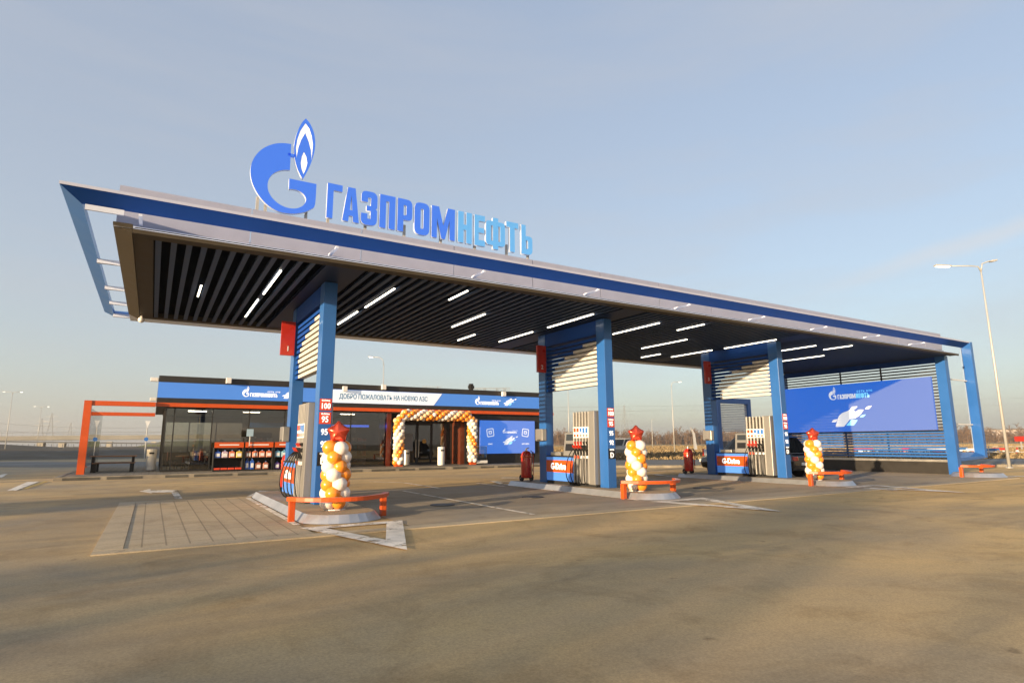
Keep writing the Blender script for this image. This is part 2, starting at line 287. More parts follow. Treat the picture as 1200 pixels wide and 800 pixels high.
class MB:
    def __init__(s): s.bm = bmesh.new()
    def hexa(s, p):
        v = [s.bm.verts.new(q) for q in p]
        for f in ((0, 3, 2, 1), (4, 5, 6, 7), (0, 1, 5, 4), (1, 2, 6, 5), (2, 3, 7, 6), (3, 0, 4, 7)): s.bm.faces.new([v[i] for i in f])
        return s
    def box(s, x0, y0, z0, x1, y1, z1):
        return s.hexa([(x0, y0, z0), (x1, y0, z0), (x1, y1, z0), (x0, y1, z0), (x0, y0, z1), (x1, y0, z1), (x1, y1, z1), (x0, y1, z1)])
    def bar(s, a, b, wd, ht, up=(0, 0, 1)):
        a, b = Vector(a), Vector(b); d = (b-a).normalized(); u = Vector(up)
        r = d.cross(u)
        if r.length < 1e-4: r = d.cross(Vector((1, 0, 0)))
        r.normalize(); u = r.cross(d).normalized(); r *= wd/2; u *= ht/2
        return s.hexa([a-r-u, a+r-u, b+r-u, b-r-u, a-r+u, a+r+u, b+r+u, b-r+u])
    def tube(s, pts, r, seg=8, r1=None, cap=True):
        pts = [Vector(p) for p in pts]; n = len(pts); rings = []
        for i, p in enumerate(pts):
            d = (pts[min(i+1, n-1)]-pts[max(i-1, 0)]).normalized()
            x = d.cross(Vector((0, 0, 1)))
            if x.length < 1e-3: x = d.cross(Vector((0, 1, 0)))
            x.normalize(); y = d.cross(x)
            rad = r if r1 is None else r+(r1-r)*i/(n-1)
            rings.append([s.bm.verts.new(p+x*rad*math.cos(2*math.pi*k/seg)+y*rad*math.sin(2*math.pi*k/seg)) for k in range(seg)])
        for a, b in zip(rings, rings[1:]):
            for k in range(seg): s.bm.faces.new([a[k], a[(k+1) % seg], b[(k+1) % seg], b[k]])
        if cap: s.bm.faces.new(rings[0][::-1]); s.bm.faces.new(rings[-1])
        return s
    def lathe(s, prof, c=(0, 0, 0), seg=20):
        rings = []
        for r, z in prof: rings.append([s.bm.verts.new((c[0]+r*math.cos(2*math.pi*k/seg), c[1]+r*math.sin(2*math.pi*k/seg), c[2]+z)) for k in range(seg)])
        for a, b in zip(rings, rings[1:]):
            for k in range(seg): s.bm.faces.new([a[k], a[(k+1) % seg], b[(k+1) % seg], b[k]])
        s.bm.faces.new(rings[0][::-1]); s.bm.faces.new(rings[-1]); return s
    def prism(s, pts, f0, f1):
        """pts 2-D, f0/f1 map (u,v) to a 3-D point on the two caps"""
        a = [s.bm.verts.new(f0(*p)) for p in pts]; b = [s.bm.verts.new(f1(*p)) for p in pts]; n = len(pts)
        s.bm.faces.new(a[::-1]); s.bm.faces.new(b)
        for i in range(n): s.bm.faces.new([a[i], a[(i+1) % n], b[(i+1) % n], b[i]])
        return s
    def poly(s, pts):
        s.bm.faces.new([s.bm.verts.new(p) for p in pts]); return s
    def ball(s, c, r, sub=2, sc=(1, 1, 1)):
        mm = Matrix.Translation(c) @ Matrix.Diagonal((sc[0], sc[1], sc[2], 1))
        bmesh.ops.create_icosphere(s.bm, subdivisions=sub, radius=r, matrix=mm); return s
    def build(s, name, mt, parent=None, smooth=False, bevel=0.0, kind=None):
        bmesh.ops.recalc_face_normals(s.bm, faces=s.bm.faces[:])
        me = bpy.data.meshes.new(name); s.bm.to_mesh(me); s.bm.free()
        mts = mt if isinstance(mt, (list, tuple)) else [mt]
        for q in mts: me.materials.append(q)
        if smooth:
            for p in me.polygons: p.use_smooth = True
        o = bpy.data.objects.new(name, me); COL.objects.link(o)
        if parent: adopt(o, parent)
        if bevel:
            b = o.modifiers.new('bevel', 'BEVEL'); b.width = bevel; b.segments = 2; b.limit_method = 'ANGLE'
        if kind: o['kind'] = kind
        return o
def struct(name, mb, mt): return mb.build(name, mt, kind='structure')
def flat(pts, z=0.0): return MB().poly([(p[0], p[1], z) for p in pts])

# text and flat shapes ------------------------------------------------------
def finish_curve(cu, name, mt, parent, basis):
    tmp = bpy.data.objects.new('tmp', cu); COL.objects.link(tmp)
    bpy.context.view_layer.update()
    dg = bpy.context.evaluated_depsgraph_get()
    me = bpy.data.meshes.new_from_object(tmp.evaluated_get(dg)); bpy.data.objects.remove(tmp); bpy.data.curves.remove(cu)
    me.transform(basis); me.materials.clear()
    for q in (mt if isinstance(mt, (list, tuple)) else [mt]): me.materials.append(q)
    o = bpy.data.objects.new(name, me); COL.objects.link(o)
    if parent: adopt(o, parent)
    return o
def basis(origin, right, up):
    r, u = Vector(right).normalized(), Vector(up).normalized(); n = r.cross(u)
    mm = Matrix((r, u, n)).transposed().to_4x4(); mm.translation = Vector(origin); return mm
def lettering(txt, size, origin, right, up, mt, parent, xs=1.0, bold=0.0, align='LEFT', name='lettering', extrude=0.004, spacing=1.0):
    cu = bpy.data.curves.new('txt', 'FONT'); cu.body = txt; cu.size = size; cu.offset = bold; cu.extrude = extrude; cu.align_x = align; cu.space_character = spacing; cu.resolution_u = 3
    return finish_curve(cu, name, mt, parent, basis(origin, right, up) @ Matrix.Diagonal((xs, 1, 1, 1)))
def shapes(loops, name, mt, parent, bs, extrude=0.004):
    cu = bpy.data.curves.new('shp', 'CURVE'); cu.dimensions = '2D'; cu.fill_mode = 'BOTH'; cu.extrude = extrude
    for lp in loops:
        sp_ = cu.splines.new('POLY'); sp_.points.add(len(lp)-1); sp_.use_cyclic_u = True
        for q, p in zip(sp_.points, lp): q.co = (p[0], p[1], 0, 1)
    return finish_curve(cu, name, mt, parent, bs)
def rnd(pts, r, idx, n=5):
    out = []; N = len(pts)
    for i, p in enumerate(pts):
        if i not in idx: out.append(p); continue
        p = Vector(p); a = Vector(pts[i-1]); b = Vector(pts[(i+1) % N])
        da, db = (a-p), (b-p); rr = min(r, da.length*0.49, db.length*0.49)
        s, e = p+da.normalized()*rr, p+db.normalized()*rr
        for k in range(n+1):
            t = k/n; out.append(tuple((1-t)**2*s + 2*t*(1-t)*p + t*t*e))
    return out
def glyph(ch, w_, h_):
    v, h = min(0.17*h_/0.88, 0.405*w_), 0.165*h_/0.88
    rr = 0.16*h_/0.88; ri = 0.05*h_/0.88
    W, H = w_, h_
    if ch == 'Г': return [[(0, 0), (0, H), (W, H), (W, H-h), (v, H-h), (v, 0)]]
    if ch == 'А': return [[(0, 0), (.27*W, H), (.73*W, H), (W, 0), (W-.36*W, 0), (W-.39*W, .17*H), (.39*W, .17*H), (.36*W, 0)], [(.43*W, .34*H), (.57*W, .34*H), (.5*W, .78*H)]]
    if ch == 'З':
        o = [(0, .67*H), (0, H), (W, H), (W, .54*H), (.90*W, .5*H), (W, .46*H), (W, 0), (0, 0), (0, .33*H), (v, .33*H), (v, h), (W-v, h), (W-v, .42*H), (.34*W, .42*H), (.34*W, .57*H), (W-v, .57*H), (W-v, H-h), (v, H-h), (v, .67*H)]
        return [rnd(o, rr, {1, 2, 6, 7})]
    if ch == 'П': return [[(0, 0), (0, H), (W, H), (W, 0), (W-v, 0), (W-v, H-h), (v, H-h), (v, 0)]]
    if ch == 'Р': return [rnd([(0, 0), (0, H), (W, H), (W, .36*H), (v, .36*H), (v, 0)], rr, {2, 3}), rnd([(v, .50*H), (W-v, .50*H), (W-v, H-h), (v, H-h)], ri, {1, 2})]
    if ch == 'О': return [rnd([(0, 0), (0, H), (W, H), (W, 0)], rr*1.1, {0, 1, 2, 3}), rnd([(v, h), (W-v, h), (W-v, H-h), (v, H-h)], ri, {0, 1, 2, 3})]
    if ch == 'М': return [[(0, 0), (0, H), (.31*W, H), (.5*W, .42*H), (.69*W, H), (W, H), (W, 0), (.77*W, 0), (.77*W, .62*H), (.58*W, 0), (.42*W, 0), (.23*W, .62*H), (.23*W, 0)]]
    if ch == 'Н': return [[(0, 0), (0, H), (v, H), (v, .59*H), (W-v, .59*H), (W-v, H), (W, H), (W, 0), (W-v, 0), (W-v, .42*H), (v, .42*H), (v, 0)]]
    if ch == 'Е': return [[(0, 0), (0, H), (W, H), (W, H-h), (v, H-h), (v, .59*H), (.92*W, .59*H), (.92*W, .43*H), (v, .43*H), (v, h), (W, h), (W, 0)]]
    if ch == 'Ф':
        a, b = .36*W, .64*W; t = .26*W
        return [rnd([(a, -.02*H), (a, .1*H), (0, .1*H), (0, .9*H), (a, .9*H), (a, 1.02*H), (b, 1.02*H), (b, .9*H), (W, .9*H), (W, .1*H), (b, .1*H), (b, -.02*H)], rr, {2, 3, 8, 9}), [(t, .25*H), (a, .25*H), (a, .75*H), (t, .75*H)], [(b, .25*H), (W-t, .25*H), (W-t, .75*H), (b, .75*H)]]
    if ch == 'Т': return [[(.5*W-v/2, 0), (.5*W-v/2, H-h), (0, H-h), (0, H), (W, H), (W, H-h), (.5*W+v/2, H-h), (.5*W+v/2, 0)]]
    if ch == 'Ь': return [rnd([(0, 0), (0, H), (v, H), (v, .63*H), (W, .63*H), (W, 0)], rr, {4, 5}), rnd([(v, h), (W-v, h), (W-v, .48*H), (v, .48*H)], ri, {1, 2})]
WORD = 'ГАЗПРОМНЕФТЬ'
SPAN = [(3.06, 3.41), (3.43, 3.83), (3.87, 4.27), (4.33, 4.73), (4.79, 5.18), (5.24, 5.65), (5.71, 6.37), (6.46, 6.87), (6.95, 7.27), (7.30, 7.90), (7.94, 8.33), (8.43, 8.80)]
LOGO_G = [(2.193, 8.271), (2.057, 8.258), (1.909, 8.218), (1.764, 8.145), (1.623, 8.033), (1.515, 7.903), (1.425, 7.73), (1.379, 7.553), (1.374, 7.404), (1.399, 7.246), (1.451, 7.094), (1.532, 6.949), (1.641, 6.81), (1.762, 6.705), (1.913, 6.622), (2.062, 6.587), (2.241, 6.59), (2.39, 6.62), (2.57, 6.69), (2.719, 6.798), (2.803, 6.874), (2.801, 7.432), (2.194, 7.427), (2.202, 7.173), (2.329, 7.195), (2.452, 7.172), (2.548, 7.108), (2.593, 7.016), (2.574, 6.91), (2.502, 6.811), (2.384, 6.742), (2.264, 6.718), (2.113, 6.73), (1.962, 6.797), (1.838, 6.902), (1.766, 7.035), (1.745, 7.145), (1.752, 7.263), (1.794, 7.389), (1.876, 7.492), (2.005, 7.584), (2.123, 7.62), (2.198, 7.631)]
LOGO_F = [(2.481, 9.0), (2.581, 8.906), (2.67, 8.736), (2.718, 8.536), (2.728, 8.328), (2.701, 8.11), (2.635, 7.849), (2.553, 7.622), (2.492, 7.48), (2.415, 7.589), (2.328, 7.773), (2.27, 7.998), (2.254, 8.166), (2.264, 8.377), (2.313, 8.634), (2.394, 8.868)]
LOGO_C = [(2.478, 8.875), (2.573, 8.761), (2.636, 8.584), (2.671, 8.383), (2.66, 7.977), (2.631, 8.232), (2.574, 8.427), (2.485, 8.63), (2.401, 8.432), (2.35, 8.227), (2.324, 7.961), (2.298, 8.213), (2.317, 8.426), (2.374, 8.652)]
LOGO_I = [(2.478, 8.156), (2.537, 8.05), (2.569, 7.902), (2.546, 7.758), (2.498, 7.602), (2.444, 7.733), (2.422, 7.865), (2.438, 8.025)]
def smooth_loop(p, it=2):
    """Chaikin, but keeps corners sharper than 55 degrees"""
    for _ in range(it):
        out = []; n = len(p)
        for i in range(n):
            a, b, c = Vector(p[i-1]), Vector(p[i]), Vector(p[(i+1) % n])
            if (b-a).length < 1e-6 or (c-b).length < 1e-6 or (b-a).angle(c-b) > R(50): out.append(tuple(b))
            else: out += [tuple(b+(a-b)*0.25), tuple(b+(c-b)*0.25)]
        p = out
    return p
def small_logo(parent, bs, s, mt, mt2, white_name='emblem', upper=True):
    """flat one-colour badge + wordmark; s = scale from the roof sign's metres. Origin: lower left of the emblem"""
    T = lambda lp: [((x-1.37)*s, (z-6.59)*s) for x, z in lp]
    shapes([T(smooth_loop(LOGO_G)), T(smooth_loop(LOGO_F)), T(LOGO_C), T(LOGO_I)], white_name, mt, parent, bs)
    a, b = [], []
    for i, (ch, (x0, x1)) in enumerate(zip(WORD, SPAN)):
        k = s*1.02
        for lp in glyph(ch, (x1-x0)*k, 0.86*s): (a if i < 7 else b).append([((x0-1.40)*k+q[0], 0.06*s+q[1]) for q in lp])
    shapes(a, 'wordmark', mt, parent, bs); shapes(b, 'wordmark', mt2, parent, bs)
    if upper:
        mm = bs @ Matrix.Translation((5.35*s, 1.13*s, 0))
        cu = bpy.data.curves.new('t', 'FONT'); cu.body = 'СЕТЬ АЗС'; cu.size = 0.42*s; cu.extrude = 0.003; cu.space_character = 1.5; cu.offset = 0.012*s
        finish_curve(cu, 'lettering', mt2, parent, mm)
BRUSH = [[(0.10, 0.0), (0.62, 0.0), (1.02, 0.43), (1.30, 0.45), (1.60, 0.62), (1.86, 0.93), (1.56, 0.95), (1.38, 0.82), (1.22, 1.02), (0.86, 0.88), (0.58, 0.80), (0.36, 0.62), (0.26, 0.38)],
         [(-0.12, 0.28), (0.02, 0.42), (0.30, 0.45), (0.16, 0.28)], [(1.90, 0.95), (2.06, 1.10), (2.34, 1.14), (2.16, 0.95)], [(1.06, 0.98), (1.20, 1.14), (1.54, 1.14), (1.36, 0.98)]]
BRUSH2 = [[(0.74, 0.05), (1.10, 0.40), (1.46, 0.36), (1.20, 0.05)], [(1.56, 0.50), (1.72, 0.64), (1.96, 0.66), (1.78, 0.50)]]
def brush_mark(parent, bs, s, mt, mt2):
    f = lambda L_: [rnd([(x*s, y*s) for x, y in lp], 0.06*s, set(range(len(lp))), 3) for lp in L_]
    shapes(f(BRUSH), 'brush_mark', mt, parent, bs); shapes(f(BRUSH2), 'brush_mark', mt2, parent, bs)

# =================================================================== GROUND
struct('ground', flat([(-1400, -1400), (1400, -1400), (1400, 1400), (-1400, 1400)], -0.02), M['earth'])
# forecourt asphalt, its far right edge runs diagonally along a grass strip
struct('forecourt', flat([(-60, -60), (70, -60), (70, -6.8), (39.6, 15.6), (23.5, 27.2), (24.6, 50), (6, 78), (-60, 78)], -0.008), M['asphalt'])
d_ = Vector((17.1, -12.35)).normalized(); n_ = Vector((-d_.y, d_.x))
def strip(name, t0, t1, o0, o1, z, mt):
    P0 = Vector((22.6, 27.8)); q = [P0+d_*t0+n_*o0, P0+d_*t1+n_*o0, P0+d_*t1+n_*o1, P0+d_*t0+n_*o1]
    return struct(name, flat([(p.x, p.y) for p in q], z), mt)
strip('verge', -0.5, 90, 0.1, 2.6, 0.004, M['verge'])
strip('road', -180, 200, 3.0, 15.5, 0.0, M['road'])
strip('dry_field', -22, 420, 16.0, 430, 0.004, M['dry_grass'])
kb = MB(); P0 = Vector((22.6, 27.8)); a = P0+d_*-0.5; b = P0+d_*90
kb.bar((a.x, a.y, 0.05), (b.x, b.y, 0.05), 0.18, 0.16); struct('kerb', kb, M['kerbstone'])
# the fuelling pad
struct('pad_paving', flat([(-0.22, 10.34), (2.42, 10.34), (2.42, 18.25), (-0.22, 18.25)], 0.004), M['paver'])
struct('lane_paving', flat([(4.1, 10.34), (31.0, 10.34), (31.0, 18.9), (4.1, 18.9)], 0.0), M['lane'])
eb = MB()
eb.box(-0.58, 10.0, -0.02, 29.0, 10.34, 0.010); eb.box(-0.58, 10.345, -0.02, -0.225, 18.6, 0.012); eb.box(-0.22, 18.255, -0.02, 2.5, 18.6, 0.012)
struct('pad_edging', eb, M['edging'])
# white markings
def marking(name, polys, z=0.012):
    mb = MB()
    for p in polys: mb.poly([(q[0], q[1], z) for q in p])
    return struct(name, mb, M['white_line'])
def line(p, q, wd):
    p, q = Vector((p[0], p[1])), Vector((q[0], q[1])); d = (q-p).normalized(); n = Vector((-d.y, d.x))*wd/2
    return [p-n, q-n, q+n, p+n]
def P(x, y): v = gp(x, y); return (v.x, v.y)
for c in (3.29, 11.6, 19.9):
    A, B, T_ = Vector((c-0.95, 11.15)), Vector((c+0.95, 11.15)), Vector((c-0.15, 8.05))
    la, lb, lt = (B-T_).length, (A-T_).length, (A-B).length; cen = (A*la+B*lb+T_*lt)/(la+lb+lt); i3 = [cen+(q-cen)*0.58 for q in (A, B, T_)]
    tri = [[A, T_, i3[2], i3[0]], [T_, B, i3[1], i3[2]], [B, A, i3[0], i3[1]]]
    tri += [line((c-0.90, 11.6), (c-0.90, 18.2), 0.12), [(c-0.9, 18.5), (c+0.8, 18.5), (c+0.45, 18.8), (c-0.6, 18.8)], [(c-0.9, 18.5), (c-0.6, 18.8), (c-0.22, 19.9), (c-0.22, 20.7)], [(c+0.8, 18.5), (c-0.22, 20.7), (c-0.22, 19.9), (c+0.45, 18.8)]]
    marking('island_marking', tri)
marking('lane_marking', [line(P(473, 575.3), P(625, 603), 0.11), line(P(433, 564.3), P(473, 565.6), 0.13), line(P(473, 565.6), P(515, 572), 0.13), line(P(559, 566.4), P(592, 570), 0.14), line(P(588, 559.8), P(614, 560), 0.35)])
marking('lane_marking', [line(P(745, 551), P(790, 552.5), 0.2), line(P(730, 559), P(772, 563), 0.12), line(P(1000, 571), P(1052, 575), 0.12)])
marking('arrow_marking', [[P(163, 575.6), P(176, 572.8), P(178, 578.0)], [P(176, 574.6), P(207, 574.0), P(209, 577.0), P(177, 577.0)], [P(207, 574.0), P(201, 577.2), P(205, 584.5), P(214, 584.5)]], 0.008)
marking('dash_marking', [[P(7.5, 575), P(19, 574.5), P(46, 564), P(32, 564.5)], [P(-6, 559), P(2, 559.5), P(9, 555), P(4, 555)]], 0.006)
# forecourt drain covers
for x, y in ((6.1, 13.4), (9.0, 13.9), (15.2, 13.5)):
    o = MB().lathe([(0.30, 0.0), (0.30, 0.012), (0.26, 0.016)], (x, y, 0.002), 20).build('drain_cover', M['dark_metal']); o['kind'] = 'structure'

# store platform with kerb
PZ = 0.13
pb = MB(); pb.box(-3.25, 31.75, -0.02, 24.6, 47.5, PZ); struct('platform', pb, M['platform'])
kb = MB(); kb.box(-3.4, 31.57, -0.02, 24.6, 31.745, PZ+0.015); kb.box(-3.4, 31.75, -0.02, -3.255, 47.5, PZ+0.015); struct('platform_kerb', kb, M['kerbstone'])
kb = MB(); x = -3.1
while x < 23.5:
    ln = random.choice((0.9, 1.3, 1.6)); kb.box(x, 31.555, 0.0, x+ln, 31.568, PZ-0.02); x += ln+random.choice((0.25, 0.5, 0.9))
struct('kerb_stains', kb, M['kerb_dark'])
marking('yellow_edge', [line((-3.6, 31.4), (-3.6, 26.5), 0.1)]).data.materials[0] = mat('yellow_paint', (0.45, 0.32, 0.07), 0.8, var=0.3)

# =================================================================== CANOPY
can = empty('fuel_canopy', (14, 16.5, 0)); wroot(can); tag(can, 'long flat blue and white canopy roof over the fuel pumps with dark slatted ceiling', 'canopy')
def off(mb, root, name, mt, **k):
    return mb.build(name, mt, root, **k)
ZS, X0, X1, Y0, Y1 = 5.2, -0.90, 30.35, 12.03, 20.5
mb = MB(); mb.box(X0+0.31, Y0+0.40, ZS+0.125, X1-0.32, Y1-0.06, ZS+0.20); off(mb, can, 'ceiling_void', M['black_void'])
# bronze border: flat frame + chamfered outer edges
mb = MB()
mb.box(X0+0.30, Y0+0.02, ZS-0.02, X1, Y0+0.32, ZS+0.03); mb.box(X0+0.30, Y1-0.32, ZS-0.02, X1, Y1, ZS+0.165); mb.box(X0+0.30, Y0+0.325, ZS-0.02, X0+0.62, Y1-0.325, ZS+0.165)
off(mb, can, 'ceiling_border', M['bronze'])
mb = MB()
mb.hexa([(X0+0.295, Y0, ZS-0.06), (X0+0.295, Y1, ZS-0.06), (X0, Y1, ZS+0.08), (X0, Y0, ZS+0.08), (X0+0.295, Y0, ZS+0.12), (X0+0.295, Y1, ZS+0.12), (X0, Y1, ZS+0.12), (X0, Y0, ZS+0.12)])
mb.box(X0+0.30, Y0-0.03, ZS-0.045, X1, Y0+0.015, ZS+0.03)
off(mb, can, 'edge_trim', M['bronze'])
GX = [3.29, 11.6, 19.91]
mb = MB(); x = X0+0.70
while x < X1-0.1:
    if not any(abs(x-g) < 0.46 for g in GX): mb.box(x-0.050, Y0+0.33, ZS-0.01, x+0.050, Y1-0.33, ZS+0.035)
    x += 0.255
off(mb, can, 'ceiling_slats', M['slat'])
for g in GX:
    mb = MB(); mb.box(g-0.42, Y0+0.33, ZS-0.012, g+0.42, Y1-0.33, ZS+0.10); off(mb, can, 'ceiling_panel', M['panel_navy'])
LIGHTS = [(2.1, 13.22, 15.57), (2.07, 16.27, 18.7), (0.7, 15.42, 16.66), (4.76, 13.44, 15.78), (4.73, 16.4, 18.5), (6.4, 12.75, 13.83), (8.05, 14.88, 17.14), (9.32, 17.98, 19.33), (10.83, 13.33, 15.71), (10.8, 16.57, 18.86), (13.48, 13.32, 15.56), (14.91, 12.77, 13.93), (16.59, 15.05, 17.44), (18.37, 18.18, 19.36), (19.47, 16.36, 18.62), (19.55, 13.45, 15.81), (22.16, 13.54, 15.14), (23.45, 12.84, 14.02), (25.1, 15.01, 17.12)]
for x, a, b in LIGHTS:
    mb = MB(); mb.box(x-0.019, a, ZS-0.04, x+0.019, b, ZS-0.016); off(mb, can, 'ceiling_light', M['led'])
# body: white fascia leaning back, roof, parapet
YF, ZT, ZP = 13.5, 5.76, 6.56
mb = MB()
mb.hexa([(X0+0.02, Y0-0.02, ZS+0.035), (X1-0.2, Y0-0.02, ZS+0.035), (X1-0.2, Y0+0.012, ZS+0.035), (X0+0.02, Y0+0.012, ZS+0.035), (X0-0.06, YF, ZT), (X1+1.5, YF, ZT), (X1+1.5, YF+0.2, ZT), (X0-0.06, YF+0.2, ZT)])
off(mb, can, 'front_fascia', M['white'])
mb = MB(); mb.hexa([(X0-0.05, YF+0.21, ZT-0.2), (X1+1.4, YF+0.21, ZT-0.2), (X1+1.4, 23.2, ZT-0.2), (X0-0.05, 23.2, ZT-0.2), (X0-0.05, YF+0.21, ZT+0.1), (X1+1.4, YF+0.21, ZT+0.1), (X1+1.4, 23.2, ZT+0.1), (X0-0.05, 23.2, ZT+0.1)]); off(mb, can, 'roof_deck', M['white'])
x = X0-0.06; k = 0
mb = MB()
while x < X1+2.1:
    e = min(x+2.45, X1+2.15); mb.box(x, YF, ZT+0.004, e-0.025, YF+0.05, ZP); x = e
off(mb, can, 'parapet', mat('parapet_cladding', (0.31, 0.32, 0.41), 0.45, var=0.05))
# perimeter frame with 45 degree inner face
OX0, OY0, OX1, OY1, ZO = -1.77, 12.48, 33.0, 24.35, 6.0
def ribbon(path_out, path_in, th):   # helper: closed prism between outer edge, inner edge and back edge
    pass
mb = MB()   # front bar: section outer(Y0,z6) inner(Y0+.3,z5.8) back
mb.prism([(0, 0), (0.32, -0.20), (0.34, -0.10), (0.10, 0.05), (0, 0.05)], lambda u, v: (OX0+u, OY0+u, ZO+v), lambda u, v: (OX1-0.2, OY0+u, ZO+v))
off(mb, can, 'frame_bar', M['navy'])
mb = MB(); mb.prism([(-0.006, -0.002), (-0.006, 0.055), (0.10, 0.056), (0.10, 0.0512)], lambda u, v: (OX0+u, OY0+u, ZO+v), lambda u, v: (OX1-0.2, OY0+u, ZO+v)); off(mb, can, 'frame_edge', M['edge_grey'])
mb = MB(); mb.prism([(0, 0), (0.32, -0.20), (0.34, -0.10), (0.10, 0.05), (0, 0.05)], lambda u, v: (OX0+u, OY0+u+0.002, ZO+v), lambda u, v: (OX0+u, OY1-u, ZO+v)); off(mb, can, 'frame_bar', M['blue'])
mb = MB(); mb.prism([(0, 0), (0.32, -0.20), (0.34, -0.10), (0.10, 0.05), (0, 0.05)], lambda u, v: (OX0+u+0.002, OY1-u, ZO+v), lambda u, v: (OX1-0.2, OY1-u, ZO+v)); off(mb, can, 'frame_bar', M['blue'])
# right end: the bar turns down to the ground and back to the corner column
mb = MB(); mb.hexa([(32.78, 12.46, 0.68), (32.80, 12.86, 0.86), (32.98, 12.86, 0.86), (33.02, 12.46, 0.68), (32.80, 12.46, 6.03), (32.80, 12.84, 5.80), (32.98, 12.84, 5.84), (33.02, 12.46, 6.06)]); off(mb, can, 'frame_bar', M['blue'])
mb = MB(); mb.box(32.78, 12.865, 0.86, 32.99, 12.885, 5.8); off(mb, can, 'frame_edge', M['frame_light'])
mb = MB(); mb.hexa([(30.30, 12.47, 0.56), (32.775, 12.47, 0.66), (32.775, 12.85, 0.66), (30.30, 12.85, 0.56), (30.30, 12.47, 0.70), (32.775, 12.47, 0.76), (32.775, 12.85, 0.92), (30.30, 12.85, 0.92)]); off(mb, can, 'frame_bar', M['blue'])
for y in (12.8, 16.65, 19.45, 21.5, 23.6):
    mb = MB(); mb.box(-1.47, y-0.05, 5.72, X0-0.07, y+0.05, 5.82) if y > 13 else mb.box(-1.40, y-0.04, 5.70, X0+0.1, y+0.0, 5.80); off(mb, can, 'frame_rung', M['rung'])
for z in (4.22, 2.18):
    mb = MB(); mb.box(30.29, 12.77, z-0.025, 32.775, 12.82, z+0.025); off(mb, can, 'frame_rung', M['white_paint'])
for i in range(9):     # short rungs between the frame bar and the white fascia
    x = -0.54+3.72*i; mb = MB()
    mb.box(x-0.03, 12.79, 5.742, x+0.03, 13.46, 5.79); off(mb, can, 'frame_rung', M['rung'])
# corner columns and louvred end wall
mb = MB(); mb.box(29.98, 12.43, 0.0, 30.28, 12.82, ZS-0.025); off(mb, can, 'corner_column', M['blue'])
mb = MB(); mb.box(29.98, 20.36, 0.0, 30.28, 20.7, ZS-0.06); off(mb, can, 'corner_column', M['blue'])
mb = MB(); mb.box(30.03, 12.83, 4.93, 30.27, 20.35, ZS-0.03); off(mb, can, 'header_beam', M['navy'])
mb = MB()
for i in range(22): mb.box(30.10, 12.83, 1.86+0.14*i, 30.16, 20.35, 1.92+0.14*i)
off(mb, can, 'dark_louvre', M['dark_metal'])
mb = MB()
for i in range(9): mb.box(30.10, 12.83, 0.72+0.135*i, 30.16, 20.35, 0.80+0.135*i)
off(mb, can, 'blue_louvre', M['blue'])
mb = MB()
for y in (15.3, 17.3): mb.box(30.17, y-0.03, 0.65, 30.22, y+0.03, 4.92)
off(mb, can, 'mullion', M['dark_metal'])
mb = MB(); mb.box(30.05, 12.83, 0.0, 30.25, 20.35, 0.52); off(mb, can, 'plinth', M['fascia_black'])
mb = MB(); mb.box(30.02, 12.83, 0.525, 30.27, 20.35, 0.62); off(mb, can, 'plinth_cap', M['steel'])
# security camera hanging at the far left corner
mb = MB(); mb.ball((-0.55, 19.9, 5.03), 0.09, 2); mb.tube([(-0.55, 19.9, 5.1), (-0.55, 19.9, 5.18)], 0.03); off(mb, can, 'security_camera', M['white_paint'], smooth=True)

# roof sign
rs = empty('roof_sign', (5, 13.5, 6.3)); wroot(rs); tag(rs, 'big blue raised Cyrillic letters with flame emblem standing on the canopy roof edge', 'sign')
BS = basis((0, 13.5, 0), (1, 0, 0), (0, 0, 1))
def sgn(o): return o
def solid_letter(loops, name, mt):
    o = sgn(shapes(loops, name, [mt, M['sign_side']], rs, BS, 0.04))
    for p in o.data.polygons:
        p.material_index = 0 if p.normal.y < -0.9 else 1
    return o
solid_letter([smooth_loop(LOGO_G)], 'emblem', M['sign_blue'])
solid_letter([smooth_loop(LOGO_F), LOGO_C, LOGO_I], 'flame', M['sign_blue'])
sgn(shapes([LOGO_C, LOGO_I], 'flame_inlay', M['sign_white'], rs, BS, 0.036))
for i, (ch, (a, b)) in enumerate(zip(WORD, SPAN)):
    solid_letter([[(a+q[0], 6.67+q[1]) for q in lp] for lp in glyph(ch, b-a, 0.86)], 'letter', M['sign_blue'] if i < 7 else M['sign_cyan'])
for x in (1.55, 1.72, 2.60, 3.1, 4.0, 5.0, 6.0, 7.0, 8.0, 8.7): MB().box(x, 13.58, 5.85, x+0.06, 13.64, 6.9).build('sign_post', M['galv'], rs)
sgn(MB().box(2.14, 13.46, 7.98, 2.30, 13.54, 8.04).build('flame_tie', M['sign_blue'], rs))

# LED board on the end wall
bd = empty('advertising_screen', (30.05, 16.7, 1.9)); wroot(bd); tag(bd, 'large blue LED advertising screen on the louvred end wall of the canopy', 'screen')
MB().box(29.95, 13.06, 1.93, 30.07, 20.34, 4.31).build('screen_panel', M['board'], bd)
MB().box(30.00, 13.03, 1.90, 30.065, 20.37, 1.925).build('screen_frame', M['matt_black'], bd)
bsB = basis((29.945, 17.86, 3.55), (0, -1, 0), (0, 0, 1))
n0 = len(bd.children); small_logo(bd, bsB, 0.27, M['board_white'], M['board_cyan'])
brush_mark(bd, basis((29.945, 17.75, 2.18), (0, -1, 0), (0, 0, 1)), 0.86, M['board_white'], M['board_cyan'])

